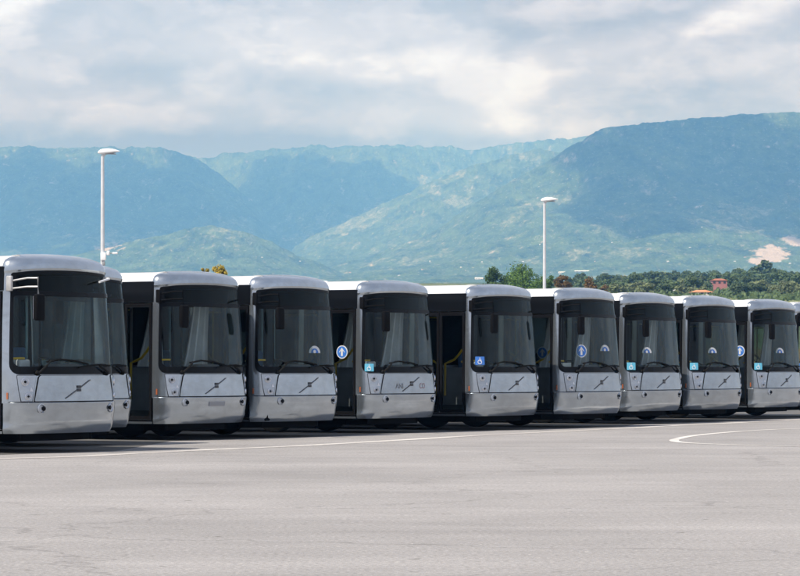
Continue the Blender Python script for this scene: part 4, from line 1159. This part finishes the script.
def gauss(px, py, rx, ry, amp, rot=0, soft=1.0, crisp=False):
    cx, cy = deg(px, py); rx = math.degrees(rx/F); ry = math.degrees(ry/F); c, s = math.cos(R(rot)), math.sin(R(rot))
    dx = mth('SUBTRACT', azd, cx); dy = mth('SUBTRACT', eld, cy)
    wb = mth('MULTIPLY', mth('SUBTRACT', wob, .5), 2.6*soft)
    u = mth('DIVIDE', mth('ADD', mth('MULTIPLY', dx, c), mth('MULTIPLY', dy, s)), rx)
    v = mth('DIVIDE', mth('SUBTRACT', mth('MULTIPLY', dy, c), mth('MULTIPLY', dx, s)), ry)
    d2 = mth('ADD', mth('ADD', mth('MULTIPLY', u, u), mth('MULTIPLY', v, v)), wb)
    if crisp: d2 = mth('MULTIPLY', mth('MULTIPLY', d2, d2), mth('SIGN', d2))
    return mth('MULTIPLY', mth('POWER', math.e, mth('MULTIPLY', mth('MAXIMUM', d2, -.3), -1.0)), amp)
val = mth('ADD', mth('MULTIPLY', mth('SUBTRACT', n_big, .5), .95), mth('MULTIPLY', mth('SUBTRACT', n_mid, .5), .30))
n_puf = noise(.36, .85, 11, .55, .15, (5.2, 9.4, 0))
sm = N(nt, 'ShaderNodeMapRange', interpolation_type='SMOOTHSTEP', inp={'From Min': .46, 'From Max': .58, 'To Min': -.10, 'To Max': .12}); L.new(n_puf, sm.inputs['Value'])
n_pu2 = noise(.95, 1.9, 10, .6, .1, (2.7, 6.4, 0))
sm2 = N(nt, 'ShaderNodeMapRange', interpolation_type='SMOOTHSTEP', inp={'From Min': .48, 'From Max': .60, 'To Min': -.04, 'To Max': .06}); L.new(n_pu2, sm2.inputs['Value'])
val = mth('ADD', mth('ADD', val, sm.outputs[0]), sm2.outputs[0])
for g in ((528, 78, 21, 25, .26, 0, .45, True), (512, 112, 26, 22, .14, 0, .8, True), (490, 128, 40, 14, .10), (755, 12, 62, 17, .42, 16, .5, True), (660, 46, 100, 14, .20, 14, .7), (8, 8, 34, 14, .40, 30), (420, 66, 90, 14, .12), (20, 26, 40, 10, .1, 35), (60, 106, 90, 12, .16), (330, 62, 120, 14, .12, 0), (740, 65, 60, 12, .13, 8), (250, 120, 240, 12, .05),
          (160, 75, 130, 14, -.20, -4, .6), (320, 90, 90, 10, -.12), (700, 92, 110, 13, -.20, 4, .6), (540, 28, 170, 13, -.20, 6, .6), (230, 8, 160, 16, -.10), (80, 130, 160, 9, -.10), (300, 146, 330, 12, -.42), (60, 150, 300, 13, -.40), (215, 158, 50, 12, -.15), (690, 118, 150, 12, -.12), (640, 110, 60, 10, -.03)):
    val = mth('ADD', val, gauss(*g))
ramp = N(nt, 'ShaderNodeValToRGB'); cr = ramp.color_ramp; cr.elements[0].position = .0; cr.elements[0].color = (.25, .255, .30, 1)
cr.elements[1].position = 1.0; cr.elements[1].color = (.78, .83, .98, 1)
for p, c in ((.3, (.36, .37, .43, 1)), (.5, (.48, .485, .57, 1)), (.7, (.60, .61, .72, 1)), (.85, (.71, .73, .85, 1))):
    e = cr.elements.new(p); e.color = c
L.new(mth('ADD', val, .53, True), ramp.inputs['Fac'])
bg2 = N(nt, 'ShaderNodeBackground'); bg2.inputs['Strength'].default_value = .95; L.new(ramp.outputs['Color'], bg2.inputs['Color'])
# cloud cover opens up overhead
cov = N(nt, 'ShaderNodeMapRange', inp={'From Min': 14.0, 'From Max': 50.0, 'To Min': 1.0, 'To Max': .35}); L.new(eld, cov.inputs['Value'])
n_c = noise(.06, .12, 5, .6, .3, (0, 2, 0))
cv = mth('ADD', cov.outputs[0], mth('MULTIPLY', mth('SUBTRACT', n_c, .5), .8), True)
ms = N(nt, 'ShaderNodeMixShader'); L.new(cv, ms.inputs[0]); L.new(bg1.outputs[0], ms.inputs[1]); L.new(bg2.outputs[0], ms.inputs[2])
L.new(ms.outputs[0], out.inputs['Surface'])

# ------------------------------------------------------------------ camera and view
cam = bpy.data.cameras.new('camera'); cam.sensor_width = 36; cam.lens = F/800*36; cam.clip_start = .5; cam.clip_end = 30000
cam.shift_y = (HZ - 288)/800
cobj = bpy.data.objects.new('camera', cam); COL.objects.link(cobj); cobj.location = (0, 0, CH); cobj.rotation_euler = (PI/2, 0, 0)
scene.camera = cobj
vs_ = scene.view_settings; vs_.view_transform = 'Standard'; vs_.look = 'None'; vs_.gamma = 1; vs_.use_curve_mapping = False; vs_.exposure = 0.42
cy = scene.cycles; cy.max_bounces = 8; cy.transparent_max_bounces = 48; cy.volume_bounces = 1; cy.use_denoising = True
cy.glossy_bounces = 4; cy.diffuse_bounces = 3; cy.caustics_reflective = False; cy.caustics_refractive = False
cy.sample_clamp_indirect = 6
